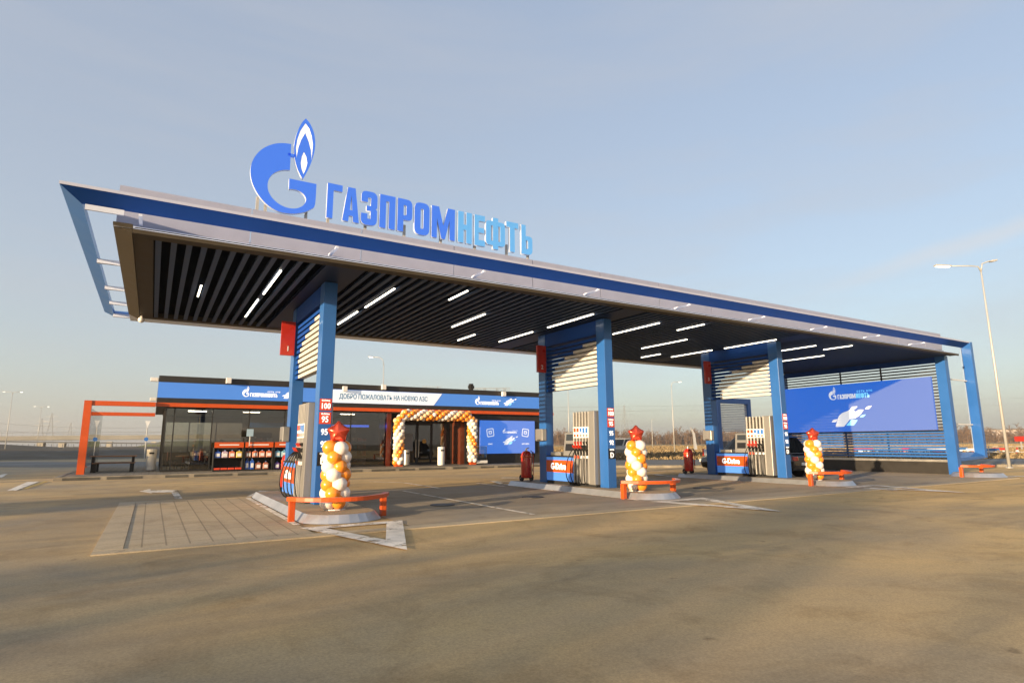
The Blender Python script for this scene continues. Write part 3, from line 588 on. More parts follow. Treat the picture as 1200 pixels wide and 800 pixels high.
# =================================================================== GANTRIES, ISLANDS AND THEIR EQUIPMENT
# every prototype is built round the column centre (x=0) with true Y coordinates minus YB
YB = 15.0
def make_island():
    t = empty('pump_island')
    out = [(-0.78, 18.3-YB), (-0.78, 12.0-YB)]
    for k in range(0, 13):
        a = math.pi+math.pi*k/12; out.append((0.78*math.cos(a), 11.98-YB+0.62*math.sin(a)))
    out += [(0.78, 12.0-YB), (0.78, 18.3-YB)]
    inn = [(x*0.86, (y if y > 3 else y+0.08) if y > -2.9 else y+0.10) for x, y in out]
    mb = MB(); n = len(out)
    lo = [mb.bm.verts.new((x, y, 0)) for x, y in out]; hi = [mb.bm.verts.new((x, y, 0.15)) for x, y in inn]
    for i in range(n): mb.bm.faces.new([lo[i], lo[(i+1) % n], hi[(i+1) % n], hi[i]])
    mb.build('steel_kerb', M['zinc'], t, smooth=False)
    mb = MB(); mb.prism([(x*0.985, y*0.998) for x, y in inn], lambda u, v: (u, v, 0.02), lambda u, v: (u, v, 0.147)); mb.build('island_top', M['lane'], t)
    return t
def make_gantry(i):
    t = empty('pump_gantry')
    cz = ZS-0.03
    for y0, y1, nm in ((13.62, 14.0, 'front'), (16.80, 17.22, 'rear')):
        c = MB().box(-0.15, y0-YB, 0.152, 0.15, y1-YB, cz).build('column', M['blue'], t, bevel=0.008)
        if nm == 'front': front = c
    MB().box(-0.13, 14.003-YB, 4.74, 0.13, 16.797-YB, cz).build('header_beam', M['navy'], t)
    fr = [1.0, 0.73, 0.55, 0.38, 0.25, 0.18, 0.14, 0.11, 0.16, 0.15, 0.15]
    wmb, bmb = MB(), MB(); ya, yb = 14.003-YB, 16.797-YB
    for k, f in enumerate(fr):
        z = 4.62-0.14*k; s = yb-(yb-ya)*f
        if f < 1: wmb.box(-0.09, ya, z-0.043, 0.09, s-0.002, z+0.043)
        bmb.box(-0.09, s, z-0.043, 0.09, yb, z+0.043)
    wmb.build('white_louvre', M['louvre'], t); bmb.build('blue_louvre', M['navy'], t)
    mb = MB(); mb.box(-0.03, ya+0.10, 3.15, 0.03, ya+0.14, 4.74) ; mb.build('louvre_strut', M['navy'], t)
    # numbered flag
    fl = MB().box(-0.52, 16.72-YB, 3.83, -0.16, 16.79-YB, 4.76).build('number_flag', M['red'], t)
    lettering(str(i+1), 0.19, (-0.33, 16.715-YB, 3.95), (1, 0, 0), (0, 0, 1), M['label_white'], fl, align='CENTER', name='number', bold=0.002)
    # fuel grades on the front face of the front column
    yf = 13.617-YB
    for z0, z1, mt, txt, top, sz in ((2.20, 2.46, 'label_red', '100', 'G-Drive', 0.175), (1.90, 2.16, 'label_red', '95', 'G-Drive', 0.185), (1.62, 1.86, None, '95', None, 0.185), (1.35, 1.58, None, '92', None, 0.185), (0.98, 1.28, 'black', 'D', 'ОПТИ', 0.21)):
        pl = MB().box(-0.13, yf-0.006, z0, 0.13, yf-0.001, z1).build('grade_plate', M[mt] if mt else M['blue'], front)
        lettering(txt, sz, (0, yf-0.008, z0+0.035), (1, 0, 0), (0, 0, 1), M['letter_white'], pl, xs=0.85, align='CENTER', bold=0.004, name='grade_number') if False else None
        o = lettering(txt, sz, (0, yf-0.010, z0+0.04), (1, 0, 0), (0, 0, 1), M['letter_white'], front, xs=0.85, align='CENTER', bold=0.004, name='grade_number')
        if top: lettering(top, 0.055, (0, yf-0.010, z1-0.055), (1, 0, 0), (0, 0, 1), M['letter_white'], front, align='CENTER', bold=0.002, name='grade_caption')
    return t
def make_dispenser():
    t = empty('fuel_dispenser'); y0, y1, zt = 14.06-YB, 15.10-YB, 2.40
    MB().box(-0.20, y0, 0.22, 0.20, y1, zt-0.03).build('body', M['dark_metal'], t, bevel=0.01)
    MB().hexa([(-0.31, y0-0.012, 0.22), (0.31, y0-0.012, 0.22), (0.31, y0+0.26, 0.22), (-0.31, y0+0.26, 0.22), (-0.28, y0-0.012, zt), (0.28, y0-0.012, zt), (0.28, y0+0.26, zt), (-0.28, y0+0.26, zt)]).build('side_panel', M['silver'], t, bevel=0.012)
    MB().box(-0.24, y0+0.02, 0.153, 0.24, y1-0.02, 0.218).build('base_plinth', M['matt_black'], t)
    st = (y1-y0-0.30)/5
    mb = MB()
    for s in (-1, 1):
        for k in range(6):
            y = y0+0.285+st*k; mb.hexa([(s*0.30, y-0.028, 0.24), (s*0.205, y-0.028, 0.24), (s*0.205, y+0.028, 0.24), (s*0.30, y+0.028, 0.24), (s*0.275, y-0.028, zt), (s*0.205, y-0.028, zt), (s*0.205, y+0.028, zt), (s*0.275, y+0.028, zt)])
    mb.build('front_fins', M['silver_fin'], t, bevel=0.006)
    cols = ['label_red', 'label_red', 'label_white', 'label_blue', 'label_white']
    MB().box(-0.287, y0+0.27, 1.60, -0.21, y1-0.005, 1.93).build('display_panel', M['label_white'], t)
    for k in range(5):
        y = y0+0.285+st*(k+0.5)
        MB().box(-0.293, y-st*0.36, 1.74 if k < 2 else 1.78, -0.2885, y+st*0.36, 1.90).build('grade_label', M[['label_blue', 'label_blue', 'label_blue', 'label_red', 'label_red'][k]], t)
        MB().box(-0.293, y-st*0.30, 1.63, -0.2885, y+st*0.30, 1.71).build('display', M['label_red' if k > 2 else 'grey'], t)
        MB().box(-0.235, y-st*0.36, 0.98, -0.205, y+st*0.36, 1.58).build('nozzle_boot', M['matt_black'], t)
        nz = MB(); nz.hexa([(-0.36, y-0.030, 1.30), (-0.24, y-0.030, 1.24), (-0.24, y+0.030, 1.24), (-0.36, y+0.030, 1.30), (-0.40, y-0.030, 1.38), (-0.24, y-0.030, 1.36), (-0.24, y+0.030, 1.36), (-0.40, y+0.030, 1.38)])
        nz.hexa([(-0.27, y-0.024, 1.36), (-0.235, y-0.024, 1.36), (-0.235, y+0.024, 1.36), (-0.27, y+0.024, 1.36), (-0.33, y-0.024, 1.47), (-0.26, y-0.024, 1.50), (-0.26, y+0.024, 1.50), (-0.33, y+0.024, 1.47)])
        no_ = nz.build('nozzle', M['red'] if k > 1 else M['black'], t, bevel=0.006)
        MB().bar((-0.36, y, 1.28), (-0.25, y, 1.06), 0.03, 0.035).build('nozzle_guard', M['black'], no_)
        MB().box(-0.30, y-st*0.28, 0.98, -0.24, y+st*0.28, 1.06).build('nozzle_holder', M['label_white'] if k < 3 else M['label_red'], t)
        pts = []; bz = ((-0.37, 1.26), (-0.44-0.075*k, 0.95), (-0.46-0.075*k, 0.02), (-0.22, 0.24))
        for q in range(17):
            u = q/16; cf = ((1-u)**3, 3*u*(1-u)**2, 3*u*u*(1-u), u**3)
            pts.append((sum(c_*b_[0] for c_, b_ in zip(cf, bz)), y+0.05*u, max(0.175, sum(c_*b_[1] for c_, b_ in zip(cf, bz)))))
        MB().tube(pts, 0.015, 7).build('hose', M['rubber'], t, smooth=True)
    return t
def make_cabinet():
    t = empty('service_cabinet'); y0, y1 = 15.13-YB, 16.60-YB
    MB().box(-0.26, y0, 0.153, 0.26, y1, 0.25).build('base_plinth', M['matt_black'], t)
    MB().box(-0.29, y0, 0.252, 0.29, y1, 1.00).build('cabinet_body', M['fascia_blue'], t, bevel=0.01)
    bn = MB().box(-0.297, y0+0.004, 0.52, -0.2915, y1-0.004, 0.90).build('orange_band', M['orange'], t)
    lettering('G-Drive', 0.27, (-0.301, (y0+y1)/2+0.05, 0.62), (0, -1, 0), (0, 0, 1), M['letter_white'], bn, align='CENTER', bold=0.012, xs=0.92, name='lettering')
    MB().box(-0.30, y0, 1.003, 0.30, y1, 1.04).build('counter', M['dark_metal'], t)
    kx = MB(); kx.hexa([(-0.22, y0+0.02, 1.042), (0.2, y0+0.02, 1.042), (0.2, y0+0.62, 1.042), (-0.22, y0+0.62, 1.042), (-0.13, y0+0.02, 1.78), (0.15, y0+0.02, 1.80), (0.15, y0+0.62, 1.80), (-0.13, y0+0.62, 1.78)])
    k = kx.build('payment_kiosk', M['silver'], t, bevel=0.015)
    MB().hexa([(-0.206, y0+0.12, 1.20), (-0.196, y0+0.12, 1.20), (-0.196, y0+0.52, 1.20), (-0.206, y0+0.52, 1.20), (-0.180, y0+0.12, 1.42), (-0.17, y0+0.12, 1.42), (-0.17, y0+0.52, 1.42), (-0.180, y0+0.52, 1.42)]).build('card_reader', M['black'], k)
    MB().hexa([(-0.167, y0+0.12, 1.52), (-0.155, y0+0.12, 1.52), (-0.155, y0+0.52, 1.52), (-0.167, y0+0.52, 1.52), (-0.145, y0+0.12, 1.72), (-0.13, y0+0.12, 1.72), (-0.13, y0+0.52, 1.72), (-0.145, y0+0.52, 1.72)]).build('touch_screen', M['screen_dark'], k)
    MB().box(-0.20, y0+0.80, 1.042, 0.16, y0+1.35, 1.15).build('tray', M['steel'], t, bevel=0.01)
    return t
def make_towel():
    t = empty('towel_dispenser')
    MB().box(-0.17, -0.22, 0, 0.0, 0.22, 0.40).build('steel_case', M['steel'], t, bevel=0.02)
    MB().box(-0.176, -0.10, 0.02, -0.171, 0.10, 0.05).build('paper_slot', M['black'], t)
    return t
def make_trolley():
    t = empty('extinguisher_trolley')
    MB().lathe([(0.10, 0.10), (0.185, 0.13), (0.19, 0.16), (0.19, 0.84), (0.175, 0.94), (0.12, 1.01), (0.05, 1.04)], seg=20).build('cylinder', M['red'], t, smooth=True)
    MB().lathe([(0.195, 0.80), (0.198, 0.805), (0.198, 0.86), (0.195, 0.865)], seg=20).build('label_band', M['orange'], t, smooth=True)
    MB().tube([(0, 0, 1.03), (0, 0, 1.12)], 0.035).tube([(0, 0, 1.11), (0.10, 0, 1.13)], 0.018).build('valve', M['steel'], t)
    MB().tube([(-0.16, -0.16, 0.2), (-0.18, -0.16, 1.0), (0.18, -0.16, 1.0), (0.18, -0.16, 0.2)], 0.015).build('frame', M['red'], t)
    for x, y in ((0.26, 0.1), (-0.14, 0.1)):
        o = MB().tube([(x-0.03, y, 0.11), (x+0.03, y, 0.11)], 0.11, 16).build('wheel', M['rubber'], t)
    MB().tube([(-0.2, 0.1, 0.11), (0.30, 0.1, 0.11)], 0.014).build('axle', M['steel'], t)
    MB().tube([(0.05, -0.2, 1.05), (0.2, -0.22, 0.9), (0.21, -0.1, 0.5), (0.12, -0.2, 0.35)], 0.014, 7).build('hose', M['rubber'], t, smooth=True)
    return t
def balloon_bm(r):
    prof = [(0.012*r/0.15, -1.20*r), (0.03*r/0.15, -1.14*r), (0.012*r/0.15, -1.08*r)]
    for k in range(1, 15):
        a = -math.pi/2+math.pi*k/14.0*0.985
        rr, zz = r*math.cos(a), r*math.sin(a)
        if zz < 0: zz *= 1.08
        prof.append((max(rr, 0.004), zz))
    return MB().lathe(prof, seg=16)
BAL = {}
for nm, mt in (('w', 'balloon_white'), ('o', 'balloon_orange'), ('g', 'balloon_gold')):
    o = balloon_bm(0.15).build('balloon', M[mt], smooth=True); BAL[nm] = o.data; bpy.data.objects.remove(o)
def put_balloon(parent, c, cen, kind, s=1.0, name='balloon'):
    o = bpy.data.objects.new(name, BAL[kind]); COL.objects.link(o); o.parent = parent; o.location = c
    d = (Vector(c)-Vector(cen)); d = d.normalized() if d.length > 1e-5 else Vector((0, 0, 1))
    o.rotation_mode = 'QUATERNION'; o.rotation_quaternion = Vector((0, 0, 1)).rotation_difference(d); o.scale = (s,)*3
    return o
def make_balloon_column(seed):
    rg = random.Random(seed); t = empty('balloon_column')
    MB().lathe([(0.22, 0), (0.22, 0.02), (0.04, 0.03), (0.025, 1.4)], seg=14).build('stand', M['white_paint'], t)
    for i in range(7):
        z = 0.15+0.178*i
        for k in range(4):
            a = math.pi/2*k+(math.pi/4 if i % 2 else 0)+0.25
            s = rg.uniform(0.94, 1.06)
            kind = 'w' if ((k*2+(i % 2)+i) % 4) < 2 else 'o'
            put_balloon(t, (0.155*math.cos(a), 0.155*math.sin(a), z+rg.uniform(-.012, .012)), (0, 0, z), kind, s)
    # puffy foil star facing the forecourt
    for nm, (cx, cyy, cz, rad, rz) in (('foil_star', (0, -0.05, 1.54, 0.345, -0.35)), ('foil_star', (0.10, 0.10, 1.43, 0.26, 0.7))):
        mb = MB(); pts = []
        for k in range(10):
            a = math.pi/2+math.pi*k/5; q = rad if k % 2 == 0 else rad*0.50; pts.append((q*math.cos(a), q*math.sin(a)))
        rot = Matrix.Rotation(rz, 3, 'Z')
        T3 = lambda u, v, d: Vector((cx, cyy, cz))+rot @ Vector((u, d, v))
        rim = [mb.bm.verts.new(T3(u, v, 0)) for u, v in pts]
        for sgn_ in (-1, 1):
            mid = [mb.bm.verts.new(T3(u*0.55, v*0.55, sgn_*rad*(0.27 if k % 2 == 0 else 0.22))) for k, (u, v) in enumerate(pts)]
            ap = mb.bm.verts.new(T3(0, 0, sgn_*rad*0.36))
            for k in range(10):
                mb.bm.faces.new([rim[k], rim[(k+1) % 10], mid[(k+1) % 10], mid[k]]); mb.bm.faces.new([mid[k], mid[(k+1) % 10], ap])
        o = mb.build(nm, M['foil'], t, smooth=True)
        sm = o.modifiers.new('sub', 'SUBSURF'); sm.levels = 1; sm.render_levels = 2
    return t
def make_rail():
    t = empty('bumper_rail')
    for x in (-0.90, 0.90):
        MB().box(x-0.055, 12.08-YB, 0.0, x+0.055, 12.20-YB, 0.385).build('post', M['orange'], t, bevel=0.006)
    mb = MB(); n = 16; prev = None
    ring = []
    for k in range(n+1):
        u = -1+2*k/n; x = 0.955*u; y = 12.14-YB-0.72*(1-u*u)**0.8
        tx, ty = 0.955, 0.72*1.6*u*max(1-u*u, 0.03)**-0.2*0.9; l = math.hypot(tx, ty); nx, ny = -ty/l*0.06, tx/l*0.06
        ring.append([mb.bm.verts.new((x+nx*s_, y+ny*s_, z)) for s_, z in ((-1, 0.39), (1, 0.39), (1, 0.47), (-1, 0.47))])
    for a, b in zip(ring, ring[1:]):
        for q in range(4): mb.bm.faces.new([a[q], a[(q+1) % 4], b[(q+1) % 4], b[q]])
    mb.bm.faces.new(ring[0][::-1]); mb.bm.faces.new(ring[-1]); mb.build('rail', M['orange'], t, bevel=0.006)
    return t

isl, dis, cab, tow, tro, rail = make_island(), make_dispenser(), make_cabinet(), make_towel(), make_trolley(), make_rail()
ordn = ['nearest', 'middle', 'farthest']
NUM = ['1', '2', '3']
for i, g in enumerate(GX):
    ga = make_gantry(i); ga.location = (g, YB, 0); tag(ga, 'blue two column gantry with striped louvre and red flag number ' + NUM[i], 'gantry', 'pump gantries under the canopy')
    for proto, nm, lab, cat, grp in (
        (isl, 'isl', 'raised pump island with silver steel kerb under the gantry with flag ' + NUM[i], 'island', 'pump islands'),
        (dis, 'dis', 'silver fuel dispenser with five hoses on the island of flag ' + NUM[i], 'fuel dispenser', 'fuel dispensers'),
        (cab, 'cab', 'blue service cabinet with orange band and payment kiosk on the island of flag ' + NUM[i], 'cabinet', 'service cabinets beside the dispensers')):
        o = proto if i == 0 else copy_tree(proto)
        o.location = (g, YB, 0); tag(o, lab, cat, grp)
    o = tow if i == 0 else copy_tree(tow); o.location = (g-0.152, 17.0, 1.52); tag(o, 'steel paper towel box fixed to the rear column carrying flag ' + NUM[i], 'towel dispenser', 'towel boxes on the gantry columns')
    o = tro if i == 0 else copy_tree(tro); o.location = ((g+0.10, g-0.32, g-0.55)[i], (18.02, 17.80, 17.85)[i], 0.149); tag(o, 'red wheeled fire extinguisher at the rear end of the island of flag ' + NUM[i], 'fire extinguisher', 'red extinguisher trolleys')
    bc = make_balloon_column(3+i); bc.location = ((3.28, 11.46, 19.62)[i], 12.45, 0.148); bc.rotation_euler = (0, 0, -0.12*i); tag(bc, 'orange and white balloon column with red star on the nose of the island of flag ' + NUM[i], 'balloons', 'balloon columns')
for i, g in enumerate(GX+[29.05]):
    o = rail if i == 0 else copy_tree(rail); o.location = (g-(0.15 if i == 2 else 0), YB-(0.55 if i == 3 else 0), 0)
    tag(o, 'curved orange bumper rail ' + ('around the balloon column of flag ' + NUM[i] if i < 3 else 'without balloons, beside the last blue corner column'), 'bumper rail', 'orange bumper rails')
ni = empty('round_island_nose', (29.2, 11.45, 0)); tag(ni, 'low rounded silver kerb nose behind the last orange rail', 'island')
MB().lathe([(0.95, 0), (0.82, 0.15)], seg=28).build('steel_kerb', M['zinc'], ni)
MB().lathe([(0.80, 0.02), (0.80, 0.152)], seg=28).build('island_top', M['lane'], ni)
marking('island_marking', [line((29.6, 10.9), (32.0, 9.4), 0.3)])

# =================================================================== STORE
st = empty('store_building', (12, 38, 0)); wroot(st); tag(st, 'low black shop building with blue fascia, orange stripe and glass front', 'store')
def S(mb, name, mt, parent=None, **k):
    o = mb.build(name, mt, parent or st, **k)
    return o
SY, SXR = 34.6, 24.2
S(MB().box(0.05, SY, 4.60, SXR, SY+0.25, 4.92), 'upper_fascia', M['fascia_black'])
S(MB().box(0.05, SY+0.02, 3.81, SXR, SY+0.24, 4.597), 'blue_fascia', M['fascia_blue'])
S(MB().box(0.05, SY, 3.56, SXR, SY+0.25, 3.807), 'lower_fascia', M['fascia_black'])
S(MB().box(0.05, SY+0.25, 3.40, SXR, 45.0, 3.60), 'soffit', M['bronze'])
S(MB().box(0.05, SY+0.252, 3.603, 0.25, 45.0, 4.90).box(SXR-0.2, SY+0.252, 3.603, SXR, 45.0, 4.90).box(0.255, 44.8, 3.603, SXR-0.205, 45.0, 4.90), 'parapet', M['fascia_black'])
S(MB().box(0.26, SY+0.26, 4.55, SXR-0.21, 44.79, 4.65), 'roof', M['grey'])
S(MB().box(0.02, SY-0.06, 3.36, SXR, SY-0.003, 3.555), 'orange_stripe', M['orange'])
GY = 34.85
# solid right part and entrance recess
S(MB().box(17.35, GY, PZ, 24.0, GY+0.2, 3.39), 'front_wall', M['fascia_black'])
S(MB().box(23.8, GY+0.21, PZ, 24.0, 44.6, 3.39).box(12.3, 44.4, PZ, 23.79, 44.6, 3.39), 'side_wall', M['fascia_black'])
S(MB().box(12.12, GY-0.02, PZ, 12.38, 36.3, 3.39), 'orange_pier', mat('red_brown_panel', (0.085, 0.014, 0.008), 0.25))
S(MB().box(17.06, GY+0.01, PZ, 17.345, 36.3, 3.39), 'orange_pier', mat('orange_brown_panel', (0.10, 0.026, 0.012), 0.25))
# glazing: frames (window) with their panes
xs = [0.46, 0.86, 2.6, 4.39, 6.2, 8.05, 9.9, 12.0]
for a, b in zip(xs, xs[1:]):
    f = MB(); f.box(a, GY, PZ, a+0.05, GY+0.1, 3.39); f.box(a+0.052, GY, PZ, b-0.002, GY+0.1, PZ+0.10); f.box(a+0.052, GY, 3.30, b-0.002, GY+0.1, 3.39)
    f = S(f, 'window', M['dark_metal']); S(MB().box(a+0.052, GY+0.04, PZ+0.102, b-0.002, GY+0.055, 3.298), 'pane', M['clear' if b < 3 else 'glass'], f)
ys = [35.0, 37.4, 39.8, 42.2, 44.4]
for a, b in zip(ys, ys[1:]):
    f = MB(); f.box(0.46, a, PZ, 0.56, a+0.06, 3.39); f.box(0.46, a+0.062, PZ, 0.56, b-0.002, PZ+0.10); f.box(0.46, a+0.062, 3.30, 0.56, b-0.002, 3.39)
    f = S(f, 'window', M['dark_metal']); S(MB().box(0.50, a+0.062, PZ+0.102, 0.515, b-0.002, 3.298), 'pane', M['clear'], f)
for a, b in ((0.56, 2.0), (2.0, 3.6), (3.6, 5.2)):
    f = MB(); f.box(a, 44.4, PZ, a+0.06, 44.5, 3.39); f.box(a+0.062, 44.4, PZ, b-0.002, 44.5, 1.0); f.box(a+0.062, 44.4, 2.9, b-0.002, 44.5, 3.39)
    f = S(f, 'window', M['dark_metal']); S(MB().box(a+0.062, 44.44, 1.002, b-0.002, 44.455, 2.898), 'pane', M['clear'], f)
S(MB().box(5.22, 44.4, PZ, 12.28, 44.6, 3.39), 'rear_wall', M['interior'])
S(MB().box(0.57, 35.0, PZ+0.002, 23.7, 44.35, PZ+0.012), 'shop_floor', M['interior_floor'])
S(MB().box(5.2, 40.2, PZ+0.015, 11.8, 40.3, 3.0), 'partition', M['interior'])
S(MB().box(0.57, 35.0, 3.33, 23.7, 44.35, 3.36), 'shop_ceiling', M['interior_ceiling'])
S(MB().box(9.4, 38.0, 2.52, 12.0, 38.05, 2.66), 'blue_light_strip', M['led_blue'])
S(MB().box(4.9, 38.3, 2.45, 8.9, 38.35, 2.75), 'menu_band', M['label_blue'])
for x in (1.6, 4.4, 7.2, 10.0): S(MB().box(x, 37.5, 3.29, x+0.9, 37.58, 3.325), 'ceiling_lamp', M['lamp_shop'])
# entrance doors at the back of the recess
DY = 36.1
S(MB().box(12.43, DY, 2.75, 17.05, DY+0.15, 3.39), 'transom', M['dark_metal'])
for a, b in ((12.45, 13.55), (15.6, 17.04)):
    f = MB(); f.box(a, DY, PZ, a+0.06, DY+0.1, 2.745); f.box(b-0.06, DY, PZ, b, DY+0.1, 2.745); f.box(a+0.062, DY, PZ, b-0.062, DY+0.1, PZ+0.12)
    f = S(f, 'window', M['dark_metal']); S(MB().box(a+0.062, DY+0.04, PZ+0.122, b-0.062, DY+0.055, 2.74), 'pane', M['glass'], f)
for a, b, hx in ((13.57, 14.57, 14.48), (14.59, 15.58, 14.68)):
    f = MB(); f.box(a, DY-0.02, PZ, a+0.08, DY+0.08, 2.745); f.box(b-0.08, DY-0.02, PZ, b, DY+0.08, 2.745); f.box(a+0.082, DY-0.02, PZ, b-0.082, DY+0.08, PZ+0.16); f.box(a+0.082, DY-0.02, 2.62, b-0.082, DY+0.08, 2.745)
    f = S(f, 'door', M['black']); S(MB().box(a+0.082, DY+0.02, PZ+0.162, b-0.082, DY+0.035, 2.618), 'pane', M['glass'], f)
    S(MB().tube([(hx, DY-0.07, 0.6), (hx, DY-0.07, 1.7)], 0.02), 'handle', M['steel'], f)
    S(MB().tube([((a+b)/2, DY+0.004, 1.6), ((a+b)/2, DY+0.016, 1.6)], 0.14, 20), 'sticker', mat('amber_sticker', (0.5, 0.26, 0.04), 0.5), f)
S(MB().box(13.7, DY-0.005, 1.0, 14.3, DY+0.01, 2.1), 'notice_panel', M['grey'])
# roof spotlights on the fascia
for px, py in ((268, 446), (404, 455.5), (449.5, 453.5), (590, 461.5)):
    v = ay(px, py, SY-0.15)
    S(MB().box(v.x-0.13, SY-0.30, v.z-0.15, v.x+0.13, SY-0.06, v.z+0.15).box(v.x-0.03, SY-0.06, v.z-0.03, v.x+0.03, SY, v.z+0.03), 'floodlight', M['white_paint'], bevel=0.02)
v = ay(553, 447, SY); S(MB().box(v.x-0.12, SY, 4.92, v.x+0.12, SY+0.25, 5.32).box(v.x-0.2, SY+0.02, 5.0, v.x+0.2, SY+0.2, 5.2), 'siren', M['dark_metal'], bevel=0.02)
S(MB().box(-0.32, SY+0.5, 4.66, 0.04, SY+0.72, 4.86), 'floodlight', M['white_paint'], bevel=0.02)
S(MB().box(-0.30, 40.5, 4.0, 0.04, 40.7, 4.2), 'floodlight', M['white_paint'], bevel=0.02)
# fascia writing
F0 = len(st.children)
small_logo(st, basis((3.95, SY+0.012, 3.99), (1, 0, 0), (0, 0, 1)), 0.235, M['letter_white'], M['letter_white'])
brush_mark(st, basis((6.02, SY+0.012, 3.96), (1, 0, 0), (0, 0, 1)), 0.42, M['letter_white'], M['board_cyan'])
small_logo(st, basis((18.0, SY+0.012, 3.96), (1, 0, 0), (0, 0, 1)), 0.235, M['letter_white'], M['letter_white'])
brush_mark(st, basis((20.2, SY+0.012, 3.96), (1, 0, 0), (0, 0, 1)), 0.42, M['letter_white'], M['board_cyan'])
wb = empty('welcome_banner', (12, SY, 4.2)); wroot(wb); tag(wb, 'white banner with grey blue greeting lettering on the blue shop fascia', 'banner')
o = MB().prism([(8.55, 3.82), (15.05, 3.82), (15.62, 4.57), (8.55, 4.57)], lambda u, v: (u, SY+0.004, v), lambda u, v: (u, SY+0.017, v)).build('banner_panel', M['banner'], wb)
o = lettering('ДОБРО ПОЖАЛОВАТЬ НА НОВУЮ АЗС', 0.40, (9.10, SY, 4.06), (1, 0, 0), (0, 0, 1), M['letter_blue'], wb, xs=0.78, bold=0.005)
bx = [q.co.x for q in o.data.vertices]; k_ = (14.62-9.10)/(max(bx)-9.10)
for q in o.data.vertices: q.co.x = 9.10+(q.co.x-9.10)*k_
# wall screen on the shop
ws = empty('wall_screen', (20.7, GY, 1.8)); wroot(ws); yS = GY-0.11; tag(ws, 'bright blue LED screen on the black shop wall right of the entrance', 'screen')
MB().box(18.45, yS, 0.78, 22.72, GY-0.003, 2.95).build('screen_panel', M['board_store'], ws)
small_logo(ws, basis((20.15, yS-0.006, 2.10), (1, 0, 0), (0, 0, 1)), 0.145, M['board_white'], M['board_white'])
brush_mark(ws, basis((20.2, yS-0.006, 1.35), (1, 0, 0), (0, 0, 1)), 0.5, M['board_white'], M['board_cyan'])
for cx, txt in ((19.2, 'КАФЕ'), (21.95, 'МАГАЗИН')):
    s = 0.27; rot = 0.15 if cx < 20 else -0.12
    def q(x, y): return (cx+x*math.cos(rot)-y*math.sin(rot)-20, 2.15+x*math.sin(rot)+y*math.cos(rot)-2)
    b0 = basis((20, yS-0.006, 2), (1, 0, 0), (0, 0, 1))
    ou = rnd([(-s, -s), (-s, s), (s, s), (s, -s)], 0.1, {0, 1, 2, 3}); inn = rnd([(-s+.05, -s+.05), (-s+.05, s-.05), (s-.05, s-.05), (s-.05, -s+.05)], 0.07, {0, 1, 2, 3})
    shapes([[q(*p) for p in ou], [q(*p) for p in inn], [q(*p) for p in rnd([(-.12, -.1), (-.12, .12), (.12, .12), (.12, -.1)], .05, {0, 3})], [q(*p) for p in [(-.07, -.05), (-.07, .05), (.07, .05), (.07, -.05)]]], 'icon', M['board_white'], ws, b0)
    lettering(txt, 0.12, (cx, yS-0.008, 1.36), (1, 0, 0), (0, 0, 1), M['board_white'], ws, align='CENTER', bold=0.004)

# orange portal frame beside the shop
pf = empty('orange_portal_frame', (-2.7, SY, PZ)); wroot(pf); tag(pf, 'slim orange post and beam portal standing left of the shop', 'frame')
for mb, nm, mt in ((MB().box(-2.88, SY-0.30, PZ-0.02, -2.58, SY-0.02, 3.56), 'post', 'orange'), (MB().box(-2.578, SY-0.26, 3.33, 0.015, SY-0.04, 3.555), 'beam', 'orange'),
                   (MB().box(-3.50, 44.7, PZ, -3.26, 44.95, 3.50), 'post', 'orange'), (MB().box(-3.258, 44.72, 3.28, 0.04, 44.93, 3.50), 'beam', 'orange'),
                   (MB().box(-2.75, 34.85, PZ+0.3, -2.73, 44.6, 3.3), 'glass_screen', 'smoked')):
    o = mb.build(nm, M[mt], pf)

# balloon arch round the entrance
ar = empty('balloon_arch', (15.0, 34.1, PZ)); tag(ar, 'orange and cream balloon arch framing the shop entrance', 'balloons')
path = []
XL, XR, ZA = 12.62, 17.52, 3.12
z = 0.36
while z < ZA-0.12: path.append((XL, z, 0)); z += 0.205
path.append((XL+0.10, ZA-0.05, 0.8))
x = XL+0.33
while x < XR-0.2: path.append((x, ZA+0.05-0.004*(x-XL), 1)); x += 0.205
path.append((XR-0.10, ZA-0.06, 2.2))
z = ZA-0.25
while z > 0.30: path.append((XR, z, 2)); z -= 0.205
hidden = MB()
rg = random.Random(5); nvis = 0; vis = []
for i, (x, z, leg) in enumerate(path):
    for k in range(4):
        a = math.pi/2*k+i*0.62
        u, v = 0.205*math.cos(a), 0.205*math.sin(a)
        c = (x+u, 34.1+v, z) if leg in (0, 2) else (x, 34.1+v, z+u) if leg == 1 else (x+u*0.7, 34.1+v, z+u*0.7*(-1 if leg > 2 else 1))
        kind = ['w', 'g', 'o', 'w'][k] if leg in (0, 2) else ['w', 'o', 'o', 'g'][k]
        if rg.random() < .12: kind = 'w'
        vis.append((v, c, (x, 34.1, z), kind))
vis.sort(key=lambda t_: t_[0])
for j, (v, c, cen, kind) in enumerate(vis):
    if j < 100:
        o = put_balloon(ar, Vector(c)-Vector(ar.location), Vector(cen)-Vector(ar.location), kind, rg.uniform(0.95, 1.12))
rest = bmesh.new(); mats_ = {'w': 0, 'g': 1, 'o': 2}
for v, c, cen, kind in vis[100:]:
    d = (Vector(c)-Vector(cen)).normalized(); n0 = len(rest.faces)
    rest.from_mesh(BAL[kind]); rest.verts.ensure_lookup_table(); rest.faces.ensure_lookup_table()
    fs = rest.faces[n0:]; vsn = list({q for f in fs for q in f.verts})
    mm = Matrix.Translation(Vector(c)-Vector(ar.location)) @ Vector((0, 0, 1)).rotation_difference(d).to_matrix().to_4x4() @ Matrix.Scale(rg.uniform(.95, 1.12), 4)
    for q in vsn: q.co = mm @ q.co
    for f in fs: f.material_index = mats_[kind]; f.smooth = True
